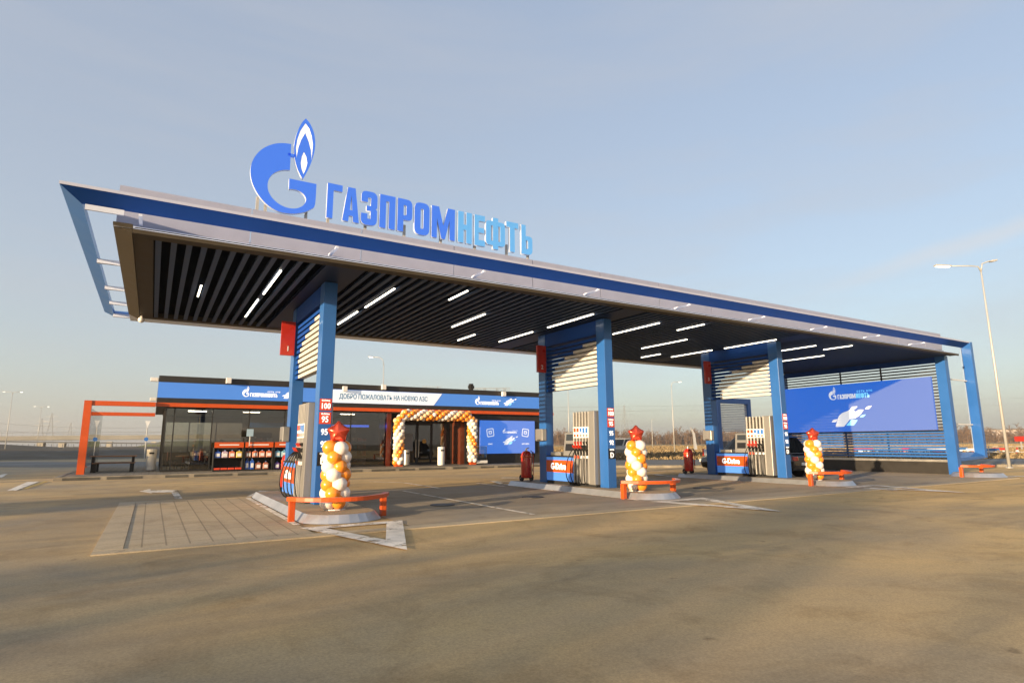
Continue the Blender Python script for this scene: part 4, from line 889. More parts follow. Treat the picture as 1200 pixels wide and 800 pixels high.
me = bpy.data.meshes.new('rear_balloons'); rest.to_mesh(me); rest.free()
for nm in ('balloon_white', 'balloon_gold', 'balloon_orange'): me.materials.append(M[nm])
o = bpy.data.objects.new('rear_balloons', me); COL.objects.link(o); o.parent = ar; o['kind'] = 'stuff'
for x in (XL, XR): MB().box(x-0.2-ar.location.x, -0.2, 0.0, x+0.2-ar.location.x, 0.2, 0.16).build('foot', M['orange'], ar)

# bins, stand, trolley board
def bin_(x, y, h, r, mt, lab):
    t = empty('waste_bin', (x, y, PZ)); tag(t, lab, 'bin', 'waste bins at the shop')
    MB().lathe([(r*0.94, 0.03), (r, 0.06), (r, h-0.16)], seg=22).build('body', mt, t, smooth=False)
    MB().lathe([(r*1.03, h-0.155), (r*1.03, h-0.02), (r*0.96, h)], seg=22).build('lid', mt, t)
    MB().box(-r*0.5, -r*1.05, h-0.25, r*0.5, -r*0.9, h-0.165).build('opening', M['matt_black'], t)
    MB().lathe([(r*0.9, 0.0), (r*0.9, 0.03)], seg=22).build('foot', M['matt_black'], t)
bin_(15.15, 33.6, 1.12, 0.21, M['white_paint'], 'white round litter bin in front of the entrance doors')
bin_(13.55, 35.2, 0.95, 0.20, M['silver'], 'grey litter bin tucked behind the left leg of the balloon arch')
bin_(0.05, 37.0, 1.12, 0.23, M['white_paint'], 'white litter bin at the left corner of the shop beside the tables')
t = empty('display_stand', (18.15, 34.0, PZ)); tag(t, 'clear panel stand with white base right of the balloon arch', 'stand')
MB().box(-0.36, -0.03, 0.26, 0.36, 0.0, 1.12).build('clear_panel', M['clear'], t); MB().box(-0.38, -0.12, 0.08, 0.38, 0.1, 0.25).build('base', M['white_paint'], t, bevel=0.01)
MB().tube([(-0.37, 0.02, 0.2), (-0.37, 0.02, 1.14), (0.37, 0.02, 1.14), (0.37, 0.02, 0.2)], 0.015).build('frame', M['steel'], t)
MB().box(-0.3, -0.08, 0.0, -0.2, 0.06, 0.078).box(0.2, -0.08, 0.0, 0.3, 0.06, 0.078).build('foot', M['matt_black'], t)

# shelves of car fluids in front of the glass
def jug_mesh(mt, w_=0.22, d__=0.14, h_=0.32):
    mb = MB(); prof = [(1, 0), (1, 0.02), (1, 0.74), (0.8, 0.86), (0.25, 0.93), (0.22, 1.0)]
    rings = []
    for s, z in prof: rings.append([mb.bm.verts.new((sx*w_/2*s, sy_*d__/2*s, z*h_)) for sx, sy_ in ((-1, -.6), (-.8, -1), (.8, -1), (1, -.6), (1, .6), (.8, 1), (-.8, 1), (-1, .6))])
    for a, b in zip(rings, rings[1:]):
        for k in range(8): mb.bm.faces.new([a[k], a[(k+1) % 8], b[(k+1) % 8], b[k]])
    mb.bm.faces.new(rings[0][::-1]); mb.bm.faces.new(rings[-1])
    return mb
def jug(x, y, z, mt, lab, h_=0.32, w_=0.26, lbl='label_white'):
    t = empty('fluid_jug', (x, y, z)); tag(t, lab, 'jug', 'jugs of car fluid on the outdoor shelves')
    jug_mesh(mt, w_, 0.15, h_).build('body', mt, t)
    MB().tube([(0, 0, h_+0.001), (0, 0, h_+0.035)], 0.03, 10).build('cap', M[lbl] if lbl != 'label_white' else M['label_blue'], t)
    MB().box(-w_*0.32, -0.0785, h_*0.16, w_*0.32, -0.0755, h_*0.62).build('label', M['label_white'], t)
SHY = 34.0
stock = [[('jug_blue', 'blue'), ('jug_mauve', 'mauve'), ('jug_red', 'salmon red'), ('jug_yellow', 'yellow')], [('jug_brown', 'dark brown'), ('jug_red', 'red'), ('jug_red', 'red'), ('jug_red', 'red')], [('jug_teal', 'teal'), ('jug_teal', 'teal'), ('jug_teal', 'teal'), ('jug_teal', 'teal')]]
posn = ['leftmost', 'second from left', 'third from left', 'rightmost']
unitn = ['left', 'middle', 'right']
for u in range(3):
    x0 = 2.72+1.44*u; x1 = x0+1.40
    t = wroot(empty('shelf_unit', ((x0+x1)/2, SHY, PZ))); tag(t, unitn[u] + ' black outdoor shelf unit with orange header board against the shop glass', 'shelf', 'outdoor shelf units')
    def Q(mb, nm, mt):
        o = mb.build(nm, mt, t); return o
    Q(MB().box(x0, SHY-0.2, PZ, x0+0.04, SHY+0.25, 1.30).box(x1-0.04, SHY-0.2, PZ, x1, SHY+0.25, 1.30).box(x0+0.041, SHY+0.22, PZ, x1-0.041, SHY+0.25, 1.30), 'frame', M['matt_black'])
    for z in (0.17, 0.78): Q(MB().box(x0+0.042, SHY-0.2, z, x1-0.042, SHY+0.218, z+0.03), 'shelf', M['matt_black'])
    hd = Q(MB().box(x0+0.02, SHY-0.22, 1.305, x1-0.02, SHY-0.15, 1.58), 'header_board', M['orange'])
    Q(MB().box(x0+0.24, SHY-0.226, 1.42, x1-0.24, SHY-0.2215, 1.475), 'header_text_bar', M['label_white'])
    for k, (mt, nm) in enumerate(stock[u]):
        jug(x0+0.20+0.335*k, SHY-0.08, 0.811, M[mt], f'{nm} jug, {posn[k]} on the upper shelf of the {unitn[u]} unit', 0.34, 0.29)
    if u == 1:
        for k in range(2): jug(x0+0.17+0.24*k, SHY-0.08, 0.201, M['jug_blue'], f'tall blue jug, {posn[k]} on the lower shelf of the middle unit', 0.50, 0.20)
        for k in range(2): jug(x0+0.72+0.36*k, SHY-0.08, 0.201, M['jug_brown'], f'brown red jug, {("third from left", "rightmost")[k]} on the lower shelf of the middle unit', 0.36, 0.28)
    if u == 2:
        for k, (mt, nm) in enumerate((('jug_purple', 'purple'), ('jug_red', 'red'), ('jug_yellow', 'yellow'), ('jug_blue', 'blue'))):
            jug(x0+0.20+0.335*k, SHY-0.08, 0.201, M[mt], f'{nm} jug on the lower shelf of the right unit', 0.34, 0.26)
    if u == 0:
        for k in range(4):
            o = MB().box(-0.15, -0.11, 0, 0.15, 0.11, 0.10).build('red_pack', M['label_red'], bevel=0.02); o.location = (x0+0.2+0.335*k, SHY-0.08, 0.201)
            tag(o, f'flat red pack, {posn[k]} on the lower shelf of the left unit', 'pack', 'red packs on the lower shelf')
# price card on a stick above the shelves
t = empty('price_card', (4.35, SHY-0.28, PZ)); tag(t, 'small pale blue card on a white stick in front of the shelves', 'card')
MB().box(-0.16, -0.01, 1.75, 0.16, 0.01, 2.12).build('card', mat('pale_blue_card', (0.30, 0.42, 0.52), 0.5), t); MB().box(-0.02, -0.01, 1.25, 0.02, 0.01, 1.748).build('stick', M['white_paint'], t)
MB().box(-0.02, -0.008, 0.0, 0.02, 0.008, 1.248).build('stick', M['dark_metal'], t)

# inside the left corner of the shop: tables, stools, plants in silhouette
for i, (x, y) in enumerate(((1.5, 36.6), (1.7, 38.8))):
    t = empty('cafe_table', (x, y, PZ+0.012)); tag(t, ('round cafe table nearest the corner glass inside the shop', 'round cafe table farther back inside the shop corner')[i], 'table', 'cafe tables inside the shop')
    MB().lathe([(0.24, 0), (0.24, 0.02), (0.03, 0.04), (0.03, 0.70)], seg=16).build('pedestal', M['dark_metal'], t); MB().lathe([(0.36, 0.702), (0.36, 0.735)], seg=22).build('tabletop', M['wood'], t)
    for k in range(2):
        s = empty('cafe_chair', (x+(-0.55, 0.6)[k], y+(0.1, -0.1)[k], PZ+0.012), (0, 3.1)[k]); tag(s, ('dark cafe chair on the left side of ', 'dark cafe chair on the right side of ')[k]+('the front table inside the shop', 'the rear table inside the shop')[i], 'chair', 'cafe chairs inside the shop')
        MB().box(-0.2, -0.2, 0.43, 0.2, 0.2, 0.48).build('seat', M['dark_metal'], s, bevel=0.01); MB().box(-0.2, -0.2, 0.482, -0.16, 0.2, 0.95).build('backrest', M['jug_brown'], s, bevel=0.01)
        for lx in (-0.18, 0.18):
            for ly in (-0.18, 0.18): MB().tube([(lx, ly, 0), (lx*0.9, ly*0.9, 0.428)], 0.014, 6).build('leg', M['dark_metal'], s)
t = empty('goods_gondola', (3.4, 37.6, PZ+0.012)); tag(t, 'dark shelf of goods inside the shop behind the corner glass', 'shelf')
for z in (0.1, 0.5, 0.9, 1.3): MB().box(-0.45, -0.5, z, 0.45, 0.5, z+0.03).build('shelf', M['dark_metal'], t)
MB().box(-0.02, -0.5, 0.0, 0.02, 0.5, 1.6).build('back_panel', M['dark_metal'], t)
for i, (x, y, nm) in enumerate(((2.9, 36.0, 'goods_display'),)):
    t = empty('snack_display', (x-0.6, y+0.7, PZ+0.012)); tag(t, 'low counter with yellow snack packs inside the corner glass', 'display')
    MB().box(-0.5, -0.25, 0, 0.5, 0.25, 0.75).build('counter', M['dark_metal'], t)
    for k in range(6): MB().box(-0.45+0.15*k, -0.2, 0.752, -0.33+0.15*k, 0.15, 0.752+random.uniform(.12, .3)).build('snack_pack', M[random.choice(['jug_yellow', 'label_white', 'jug_red', 'wood'])], t)

for i, (x, y) in enumerate(((5.3, 36.4), (7.4, 36.9), (9.4, 36.4), (11.0, 37.2))):
    t = empty('goods_gondola', (x, y, PZ+0.012)); tag(t, ('first', 'second', 'third', 'fourth')[i]+' goods shelf from the left behind the shop glass over the orange headers', 'shelf', 'goods shelves inside the shop')
    for z in (0.1, 0.55, 1.0, 1.45): MB().box(-0.6, -0.25, z, 0.6, 0.25, z+0.03).build('shelf', M['grey'], t)
    MB().box(-0.6, 0.252, 0.0, 0.6, 0.28, 2.0).build('back_panel', M['dark_metal'], t)
    for z in (0.131, 0.581, 1.031, 1.481):
        for k in range(4):
            c_ = random.choice(['jug_red', 'jug_yellow', 'label_white', 'jug_brown', 'jug_teal', 'wood', 'label_red'])
            MB().box(-0.56+0.29*k, -0.2, z, -0.31+0.29*k, 0.1, z+random.uniform(.16, .34)).build('goods', M[c_], t)
# picnic table and benches
t = empty('picnic_table', (-1.6, 37.0, PZ)); tag(t, 'long wooden table on black slab legs beside the shop', 'table')
MB().box(-1.0, -0.4, 0.76, 1.0, 0.4, 0.81).build('tabletop', M['wood'], t, bevel=0.008)
for x in (-0.85, 0.85): MB().box(x-0.06, -0.34, 0, x+0.06, 0.34, 0.757).build('leg', M['dark_metal'], t)
for i, y in enumerate((36.2, 37.85)):
    t = empty('picnic_bench', (-1.55, y, PZ)); tag(t, ('low wooden bench in front of the long table', 'low wooden bench behind the long table')[i], 'bench', 'picnic benches')
    MB().box(-0.9, -0.17, 0.43, 0.9, 0.17, 0.47).build('seat', M['wood'], t, bevel=0.008)
    for x in (-0.75, 0.75): MB().box(x-0.05, -0.15, 0, x+0.05, 0.15, 0.427).build('leg', M['dark_metal'], t)

# =================================================================== BACKGROUND
def street_lamp(base, h, arms, lab, lit=False, r=0.08, grp='street lamps'):
    t = empty('street_lamp', base); tag(t, lab, 'street lamp', grp)
    MB().tube([(0, 0, 0), (0, 0, h*0.45), (0, 0, h)], r, 10, r*0.45).build('post', M['galv'], t, smooth=True)
    MB().lathe([(r*2.2, 0), (r*2.2, 0.03), (r*1.2, 0.05)], seg=12).build('base_plate', M['galv'], t)
    for dx_, dy_, rise, on in arms:
        dd = Vector((dx_, dy_, 0)); n = dd.normalized()
        am = MB().tube([(0, 0, h-0.25), n*0.12+Vector((0, 0, h+rise*0.6)), n*0.5+Vector((0, 0, h+rise*0.95)), dd*0.75+Vector((0, 0, h+rise))], r*0.42, 8).build('arm', M['galv'], t, smooth=True)
        a = dd*0.66+Vector((0, 0, h+rise-0.02)); b = dd+Vector((0, 0, h+rise+0.03))
        hd = MB().bar(a, b, 0.26, 0.09).build('lamp_head', M['galv'], am, bevel=0.02)
        MB().bar(a+Vector((0, 0, -0.052))+n*0.08, b+Vector((0, 0, -0.052))-n*0.06, 0.2, 0.008).build('diffuser', M['lamp_on'] if on else M['label_white'], hd)
    return t
street_lamp((39.32, 13.94, 0), 11.05, [(-2.2, 1.32, 0.12, True), (0.80, -0.48, 0.40, False)], 'tall double armed lamp post right of the canopy')
street_lamp((64.0, 61.5, 0), 9.6, [(1.3, -0.8, 0.5, True)], 'single armed lamp post between the second and third gantries')
v = ay(447, 520, 62); street_lamp((v.x, v.y, 0), 10.0, [(-1.5, 0.8, 0.8, True)], 'curved lamp post rising behind the shop roof')
v = ay(667, 520, 70); street_lamp((v.x, v.y, 0), 9.2, [(0.8, -0.4, 0.3, False), (-0.8, 0.4, 0.3, False)], 'thin lamp post seen through the second gantry')
v = ay(765, 524, 110); street_lamp((v.x, v.y, 0), 7.0, [(0.6, -0.3, 0.2, False)], 'short thin post beyond the road left of the lamp')
for px, top, Yd, lab in ((7, 460, 135, 'leftmost double headed lamp on the far bridge road'), (43.5, 477, 170, 'second double headed lamp on the far bridge road from left')):
    v = ay(px, 518, Yd); tp = ay(px, top, Yd)
    street_lamp((v.x, v.y, 0), tp.z, [(-1.5, 0.3, 0.2, True), (1.5, -0.3, 0.2, True)], lab, r=0.075)

def pylon(px, base_y, top_y, Yd, lab, kind=0):
    v = ay(px, base_y, Yd); H = ay(px, top_y, Yd).z; t = empty('power_pylon', (v.x, v.y, 0)); tag(t, lab, 'pylon', 'electricity pylons')
    mb = MB(); w0, k = H*0.10, 0.0045*v.length/200*1.1; k = max(k, 0.10)*1.0
    def wz(z): return w0*(1-z/H)**1.3+0.012*H*(1-z/H)+0.25
    lv = [H*q for q in (0, .18, .34, .48, .60, .70, .79, .87, .94, 1.0)]
    for a, b in zip(lv, lv[1:]):
        A, B = wz(a), wz(b)
        for sx, sy_ in ((-1, -1), (1, -1), (1, 1), (-1, 1)):
            mb.bar((sx*A, sy_*A, a), (sx*B, sy_*B, b), k, k)
            mb.bar((sx*A, sy_*A, a), (-sy_*B, sx*B, b), k*0.6, k*0.6)
    mb.build('lattice_tower', M['pylon'], t)
    ang = math.atan2(RT.y, RT.x)
    for z, s in ((0.58, 0.20), (0.74, 0.26), (0.88, 0.17)):
        am = MB(); e = Vector((math.cos(ang), math.sin(ang), 0))*H*s
        for sg in (-1, 1):
            am.bar((0, 0, H*z), Vector((0, 0, H*z+0.02*H))+e*sg, k*0.8, k*0.8); am.bar((0, 0, H*(z+0.045)), Vector((0, 0, H*z+0.021*H))+e*sg, k*0.7, k*0.7)
            am.bar(Vector((0, 0, H*z+0.018*H))+e*sg, Vector((0, 0, H*z-0.03*H))+e*sg, k*0.6, k*0.6)
        am.build('crossarm', M['pylon'], t)
    return t
pylon(733, 520, 475, 330, 'lattice pylon beyond the field, right of the second gantry')
pylon(57, 518, 484, 520, 'tallest faint pylon beyond the bridge')
pylon(46, 518, 490, 560, 'faint pylon behind the second bridge lamp')
pylon(80.5, 518, 495, 600, 'shortest faint pylon beyond the bridge')
# portal mast behind the shop roof
v = ay(577, 520, 160); H = ay(577, 454.5, 160).z; t = empty('portal_mast', (v.x, v.y, 0)); tag(t, 'wide lattice portal mast showing above the shop roof', 'pylon')
mb = MB(); e = Vector((RT.x, RT.y, 0))
for q in (-2.6, 1.2, 3.6): mb.bar(e*q, e*q+Vector((0, 0, H)), 0.16, 0.16); mb.bar(e*(q+0.5), e*(q+0.5)+Vector((0, 0, H)), 0.12, 0.12)
mb.build('mast_legs', M['pylon'], t)
mb = MB()
for z in (0, -0.55): mb.bar(e*-6+Vector((0, 0, H+z*0.4)), e*5.5+Vector((0, 0, H+z)), 0.12, 0.10)
for q in range(-5, 6): mb.bar(e*q+Vector((0, 0, H)), e*(q+0.5)+Vector((0, 0, H-0.5)), 0.06, 0.06)
mb.build('crossbeam', M['pylon'], t)
v = ay(505, 520, 190); H = ay(505, 452.5, 190).z; t = empty('portal_mast', (v.x, v.y, 0)); tag(t, 'smaller far portal mast above the shop roof beside the lamp', 'pylon')
mb = MB()
for q in (-2, 2): mb.bar(e*q, e*q+Vector((0, 0, H)), 0.15, 0.15)
mb.bar(e*-3.5+Vector((0, 0, H)), e*3.5+Vector((0, 0, H-0.3)), 0.12, 0.12); mb.build('mast_frame', M['pylon'], t)

def wire(a, b, sag, lab, r=0.03, name='power_line'):
    pts = []; a, b = Vector(a), Vector(b)
    for k in range(25):
        u = k/24; p = a.lerp(b, u); p.z -= sag*4*u*(1-u); pts.append(p)
    o = MB().tube(pts, r, 5).build(name, M['pylon']); tag(o, lab, 'cable', 'overhead power lines'); return o
wire(ay(560, 478, 330), ay(1300, 462, 190), 2.0, 'upper power line crossing the sky right of the canopy', 0.06)
wire(ay(560, 482, 332), ay(1300, 470, 188), 2.2, 'middle power line crossing the sky right of the canopy', 0.05)
wire(ay(700, 484, 330), ay(1300, 436, 150), 2.0, 'faint topmost power line at the right edge', 0.03)
wire(ay(-40, 492, 520), ay(240, 497, 520), 4, 'upper faint power line above the bridge', 0.07)
wire(ay(-40, 501, 520), ay(240, 503, 520), 4, 'lower faint power line above the bridge', 0.07)

# overpass, embankments on the left
br = empty('overpass', (-60, 190, 0)); wroot(br); tag(br, 'long pale concrete overpass crossing the left background', 'bridge')
a = ay(-80, 514, 215); b = ay(620, 509, 245)
za, zb = ay(-80, 511.5, 215).z, ay(620, 506, 245).z
hd = ay(0, 517, 215)
mb = MB(); mb.hexa([(a.x, a.y, za-1.15), (b.x, b.y, zb-1.9), (b.x, b.y+11, zb-1.9), (a.x, a.y+11, za-1.15), (a.x, a.y, za), (b.x, b.y, zb), (b.x, b.y+11, zb), (a.x, a.y+11, za)])
o = mb.build('deck', M['concrete'], br)
for px in (-20, 47, 72, 128, 180, 240): 
    v = ay(px, 518, 219); o = MB().box(v.x-0.7, v.y, -0.5, v.x+0.7, v.y+6, 2.6).build('pier', M['concrete'], br)
mb = MB(); a2 = Vector((a.x, a.y-0.02, za)); b2 = Vector((b.x, b.y-0.02, zb))
for k in range(90):
    p = a2.lerp(b2, k/90); mb.bar(p, p+Vector((0, 0, 0.9)), 0.08, 0.08)
mb.bar(a2+Vector((0, 0, 0.95)), b2+Vector((0, 0, 0.95)), 0.1, 0.1); o = mb.build('railing', M['galv'], br)
# ground relief on the left: uneven embankments
def berm(name, x0, x1, y0, y1, hfun, mt, nx=60, ny=14):
    mb = MB(); g = []
    for i in range(nx+1):
        g.append([mb.bm.verts.new((x0+(x1-x0)*i/nx, y0+(y1-y0)*j/ny, hfun(i/nx, j/ny))) for j in range(ny+1)])
    for i in range(nx):
        for j in range(ny): mb.bm.faces.new([g[i][j], g[i+1][j], g[i+1][j+1], g[i][j+1]])
    o = mb.build(name, mt, smooth=True); o['kind'] = 'structure'; return o
rb = random.Random(11); ph = [rb.uniform(0, 6) for _ in range(12)]
def wob(u, s): return sum(math.sin(u*f*s+p)/f for f, p in zip((7, 13, 29, 53, 97), ph))
berm('embankment', -60, 20, 84, 118, lambda u, v: -0.02+(0.85+0.5*wob(u, 1.0))*math.sin(math.pi*min(1, v*1.0))**1.2 if 0 < v < 1 else -0.05, M['dark_soil'])
berm('embankment', -90, 30, 128, 175, lambda u, v: (-0.05 if v in (0, 1) else ((2.15 if u < 0.5 else 2.15-1.0*min(1, (u-0.5)/0.12))+0.22*wob(u, .7))*math.sin(math.pi*v)**0.6), M['dark_soil'])
berm('grass_mound', -9, 60, 160, 208, lambda u, v: (-0.05 if v in (0, 1) else (2.7-0.9*abs(u-0.4)+0.15*wob(u, .7))*math.sin(math.pi*v)**0.7*min(1, u*6)), mat('olive_grass', (0.12, 0.12, 0.03), 0.95, var=0.3, vscale=0.3))
# guard rail in front of the bridge
gr = MB(); a = ay(-60, 521, 150); b = ay(200, 521, 150)
gr.bar((a.x, a.y, 2.45), (b.x, b.y, 1.75), 0.08, 0.30)
for k in range(40): p = Vector((a.x, a.y, 0.4)).lerp(Vector((b.x, b.y, 0.4)), k/40); gr.bar(p, p+Vector((0, 0, 1.4)), 0.1, 0.1)
tag(gr.build('guard_rail', M['pylon']), 'long grey guard rail in front of the left overpass', 'guard rail')

# traffic sign by the shop corner
v = gp(169, 538); t = empty('traffic_sign', (v.x, v.y, 0)); tag(t, 'thin sign post with triangle and round blue plate left of the shop', 'traffic sign')
h = ay(173, 493, v.y).z
MB().tube([(0, 0, 0), (0, 0, h)], 0.045, 8).build('post', M['galv'], t)
MB().prism([(-0.24, h), (0.24, h), (0, h-0.75)], lambda u, w_: (u, -0.10, w_), lambda u, w_: (u, -0.07, w_)).build('triangle_plate', M['label_white'], t)
MB().tube([(0, -0.12, h-1.9), (0, -0.08, h-1.9)], 0.2, 20).build('round_plate', M['label_blue'], t)

# blue service portal behind the third gantry
Yp = 27.0; A = ay(838, 466, Yp); B = ay(877, 466, Yp); t = empty('blue_portal', ((A.x+B.x)/2, Yp, 0)); tag(t, 'blue service portal with pale perforated screen behind the third gantry', 'portal')
hw = (B.x-A.x)/2; hz = A.z
MB().box(-hw, -0.15, 0, -hw+0.30, 0.15, hz-0.35).build('post', M['blue'], t); MB().box(hw-0.32, -0.15, 0, hw, 0.15, hz-0.35).build('post', M['blue'], t); MB().box(-hw, -0.16, hz-0.348, hw, 0.16, hz).build('beam', M['blue'], t)
mb = MB()
for k in range(16): z = hz-0.45-0.115*k; mb.box(-hw+0.302, -0.02, z-0.04, hw-0.322, 0.02, z+0.04)
mb.build('slatted_screen', M['white_paint'], t)
mb = MB(); mb.box(-hw+0.6, -0.3, 0.0, -hw+1.3, 0.3, 1.5); mb.build('air_unit', M['grey'], t, bevel=0.02)

# feather flag and small signs beyond
v = gp(814, 531); z1 = ay(810, 500, v.y).z; t = empty('feather_flag', (v.x, v.y, 0)); tag(t, 'white feather flag standing by the road between second and third gantries', 'flag')
MB().tube([(0, 0, 0), (-0.1, 0, z1*0.7), (-0.5, 0, z1)], 0.04, 6).build('pole', M['galv'], t)
MB().prism([(0.0, 0.5), (-0.05, z1*0.7), (-0.45, z1), (0.25, z1*0.75), (0.55, 0.5)], lambda u, w_: (u, -0.02, w_), lambda u, w_: (u, 0.02, w_)).build('sail', M['white_paint'], t)
v = gp(828, 541); t = empty('road_sign', (v.x, v.y, 0)); tag(t, 'small white sign board with red edge left of the third gantry', 'sign'); zz = ay(828, 526, v.y).z
MB().box(-0.25, -0.03, 0.5, 0.25, 0.03, zz).build('board', M['label_white'], t); MB().box(-0.33, -0.035, 0.45, -0.252, 0.035, zz+0.05).build('red_edge', M['red'], t); MB().box(-0.03, 0.031, 0, 0.03, 0.06, 0.9).build('post', M['galv'], t)

# cars ----------------------------------------------------------------------
def car(loc, rz, L_, W, H_, body, lab, cat, hood=0.62, name='parked_car', boxy=False):
    t = empty(name, loc, rz); tag(t, lab, cat)
    h2 = L_/2
    if boxy: prof = [(-h2, 0.42, 0.92), (-h2+0.08, 0.30, 1.02), (-h2+0.9, 0.22, 1.08), (h2-0.8, 0.22, 1.02), (h2-0.15, 0.3, 0.86), (h2, 0.42, 0.66)]
    else: prof = [(-h2, 0.46, 0.88), (-h2+0.10, 0.32, 0.98), (-h2+0.8, 0.24, 1.0), (0.3, 0.22, 0.97), (h2-0.9, 0.24, 0.90), (h2-0.18, 0.32, 0.76), (h2, 0.45, 0.62)]
    mb = MB(); rings = []
    for i, (x, zb_, zt_) in enumerate(prof):
        tw = W/2*(0.80 if i in (0, len(prof)-1) else 0.95 if i in (1, len(prof)-2) else 1)
        zm = zb_+(zt_-zb_)*0.55
        rings.append([mb.bm.verts.new(q) for q in ((x, -tw*0.90, zb_), (x, -tw, zm), (x, -tw*0.94, zt_), (x, tw*0.94, zt_), (x, tw, zm), (x, tw*0.90, zb_))])
    for a, b in zip(rings, rings[1:]):
        for k in range(6): mb.bm.faces.new([a[k], a[(k+1) % 6], b[(k+1) % 6], b[k]])
    mb.bm.faces.new(rings[0][::-1]); mb.bm.faces.new(rings[-1])
    bo = mb.build('body', body, t, smooth=False, bevel=0.05)
    zb_ = 0.96
    if boxy: gh = [(-h2+0.15, 1.0), (-h2+0.28, H_), (h2-1.35, H_), (h2-0.55, 1.0)]
    else: gh = [(-h2+0.25, 0.95), (-h2+0.75, H_-0.04), (0.35, H_), (h2-1.15, 0.93)]
    wl, wu = W*0.465, W*0.40
    mb = MB(); mb.hexa([(gh[0][0], -wl, gh[0][1]), (gh[3][0], -wl, gh[3][1]), (gh[3][0], wl, gh[3][1]), (gh[0][0], wl, gh[0][1]), (gh[1][0], -wu, gh[1][1]), (gh[2][0], -wu, gh[2][1]), (gh[2][0], wu, gh[2][1]), (gh[1][0], wu, gh[1][1])])
    mb.build('cabin', body, t, bevel=0.06)
    V = lambda i, s, u: Vector((gh[i][0], s*(wl if i in (0, 3) else wu), gh[i][1]))
    for s in (-1, 1):
        a, b, c, d = V(0, s, 0), V(3, s, 0), V(2, s, 0), V(1, s, 0)
        n = Vector((0, s*0.012, 0.002)); m0 = (a+b)/2
        for u0, u1 in ((0.10, 0.50), (0.54, 0.90)):
            lo0, lo1 = a.lerp(b, u0), a.lerp(b, u1); hi0, hi1 = d.lerp(c, u0), d.lerp(c, u1)
            q = [lo0.lerp(hi0, 0.12)+n, lo1.lerp(hi1, 0.12)+n, lo1.lerp(hi1, 0.86)+n, lo0.lerp(hi0, 0.86)+n]
            MB().poly(q).build('side_window', M['car_glass'], t)
    for (i, j) in ((3, 2), (0, 1)):
        lo0, lo1 = V(i, -1, 0), V(i, 1, 0); hi0, hi1 = V(j, -1, 0), V(j, 1, 0); n = Vector((0.02 if i == 3 else -0.02, 0, 0.012))
        q = [lo0.lerp(hi0, .1).lerp(lo1.lerp(hi1, .1), .08)+n, lo0.lerp(hi0, .1).lerp(lo1.lerp(hi1, .1), .92)+n, lo0.lerp(hi0, .9).lerp(lo1.lerp(hi1, .9), .92)+n, lo0.lerp(hi0, .9).lerp(lo1.lerp(hi1, .9), .08)+n]
        MB().poly(q).build('windscreen' if i == 3 else 'rear_window', M['car_glass'], t)
    for x in (-h2+0.85, h2-0.88):
        for s in (-1, 1):
            wv = MB().tube([(x, s*(W/2-0.20), 0.33), (x, s*(W/2+0.005), 0.33)], 0.33, 22).build('wheel', M['rubber'], t)
            MB().tube([(x, s*(W/2+0.006), 0.33), (x, s*(W/2+0.014), 0.33)], 0.21, 18).build('rim', M['steel'], wv)
    for s in (-1, 1):
        MB().box(-h2-0.012, s*W*0.33-0.16, 0.70, -h2+0.06, s*W*0.33+0.16, 0.86).build('tail_light', M['tail'], t, bevel=0.015)
        MB().box(h2-0.10, s*W*0.31-0.2, 0.56, h2+0.012, s*W*0.31+0.2, 0.70).build('headlight', M['head'], t, bevel=0.02)
        MB().box(0.55, s*(W/2+0.02)-0.10, 0.98, 0.70, s*(W/2+0.02)+0.10, 1.10).build('mirror', body, t, bevel=0.02)
    MB().box(-h2-0.02, -0.26, 0.52, -h2+0.05, 0.26, 0.63).build('number_plate', M['label_white'], t)
    return t
car((22.35, 16.9, 0), R(90), 4.7, 1.85, 1.68, M['car_black'], 'black car parked behind the third gantry beside its balloon column', 'car')
car((47.2, 53.9, 0), R(150), 4.9, 1.95, 1.95, M['car_grey'], 'grey van on the road behind the second balloon column', 'van', name='parked_van', boxy=True)

# barriers on the far right roadside
cols = ['red', 'label_white', 'barrier_blue']
def barrier(px, py, mtn, lab, L_=1.6, h_=0.62, rot=None):
    L_ *= 0.75
    v = gp(px, py); t = empty('road_barrier', (v.x, v.y, 0), math.atan2(d_.y, d_.x) if rot is None else rot); tag(t, lab, 'barrier', 'plastic road barriers')
    MB().hexa([(-L_/2, -0.25, 0), (L_/2, -0.25, 0), (L_/2, 0.25, 0), (-L_/2, 0.25, 0), (-L_/2, -0.09, h_), (L_/2, -0.09, h_), (L_/2, 0.09, h_), (-L_/2, 0.09, h_)]).build('body', M[mtn], t, bevel=0.04)
    MB().box(-L_/2+0.15, -0.215, 0.2, L_/2-0.15, -0.20, 0.34).build('stripe', M['label_white' if mtn != 'label_white' else 'red'], t)
for px, py, c_, lab, ln in ((1171, 531, 'red', 'red and white barrier just left of the tall lamp post', 1.7), (1158, 532, 'barrier_blue', 'blue barrier right of the blue frame corner', 3.0), (1126, 530, 'barrier_blue', 'blue barrier seen inside the blue end frame', 2.2), (1140, 532, 'label_white', 'white barrier inside the blue end frame', 1.6),
                            (1012, 531, 'red', 'red barrier seen through the louvres under the screen', 3.0), (1040, 532, 'label_white', 'white barrier seen through the louvres', 3.2), (1062, 530, 'red', 'red barrier at the right end behind the louvres', 1.2), (1076, 532, 'barrier_blue', 'blue barrier at the right end behind the louvres', 2.5), (1098, 532, 'label_white', 'pale barrier behind the corner column louvres', 2.5)):
    barrier(px, py, c_, lab, ln)
v = gp(1193, 533); t = empty('traffic_cone', (v.x, v.y, 0)); tag(t, 'small red and white traffic cone right of the tall lamp post', 'cone')
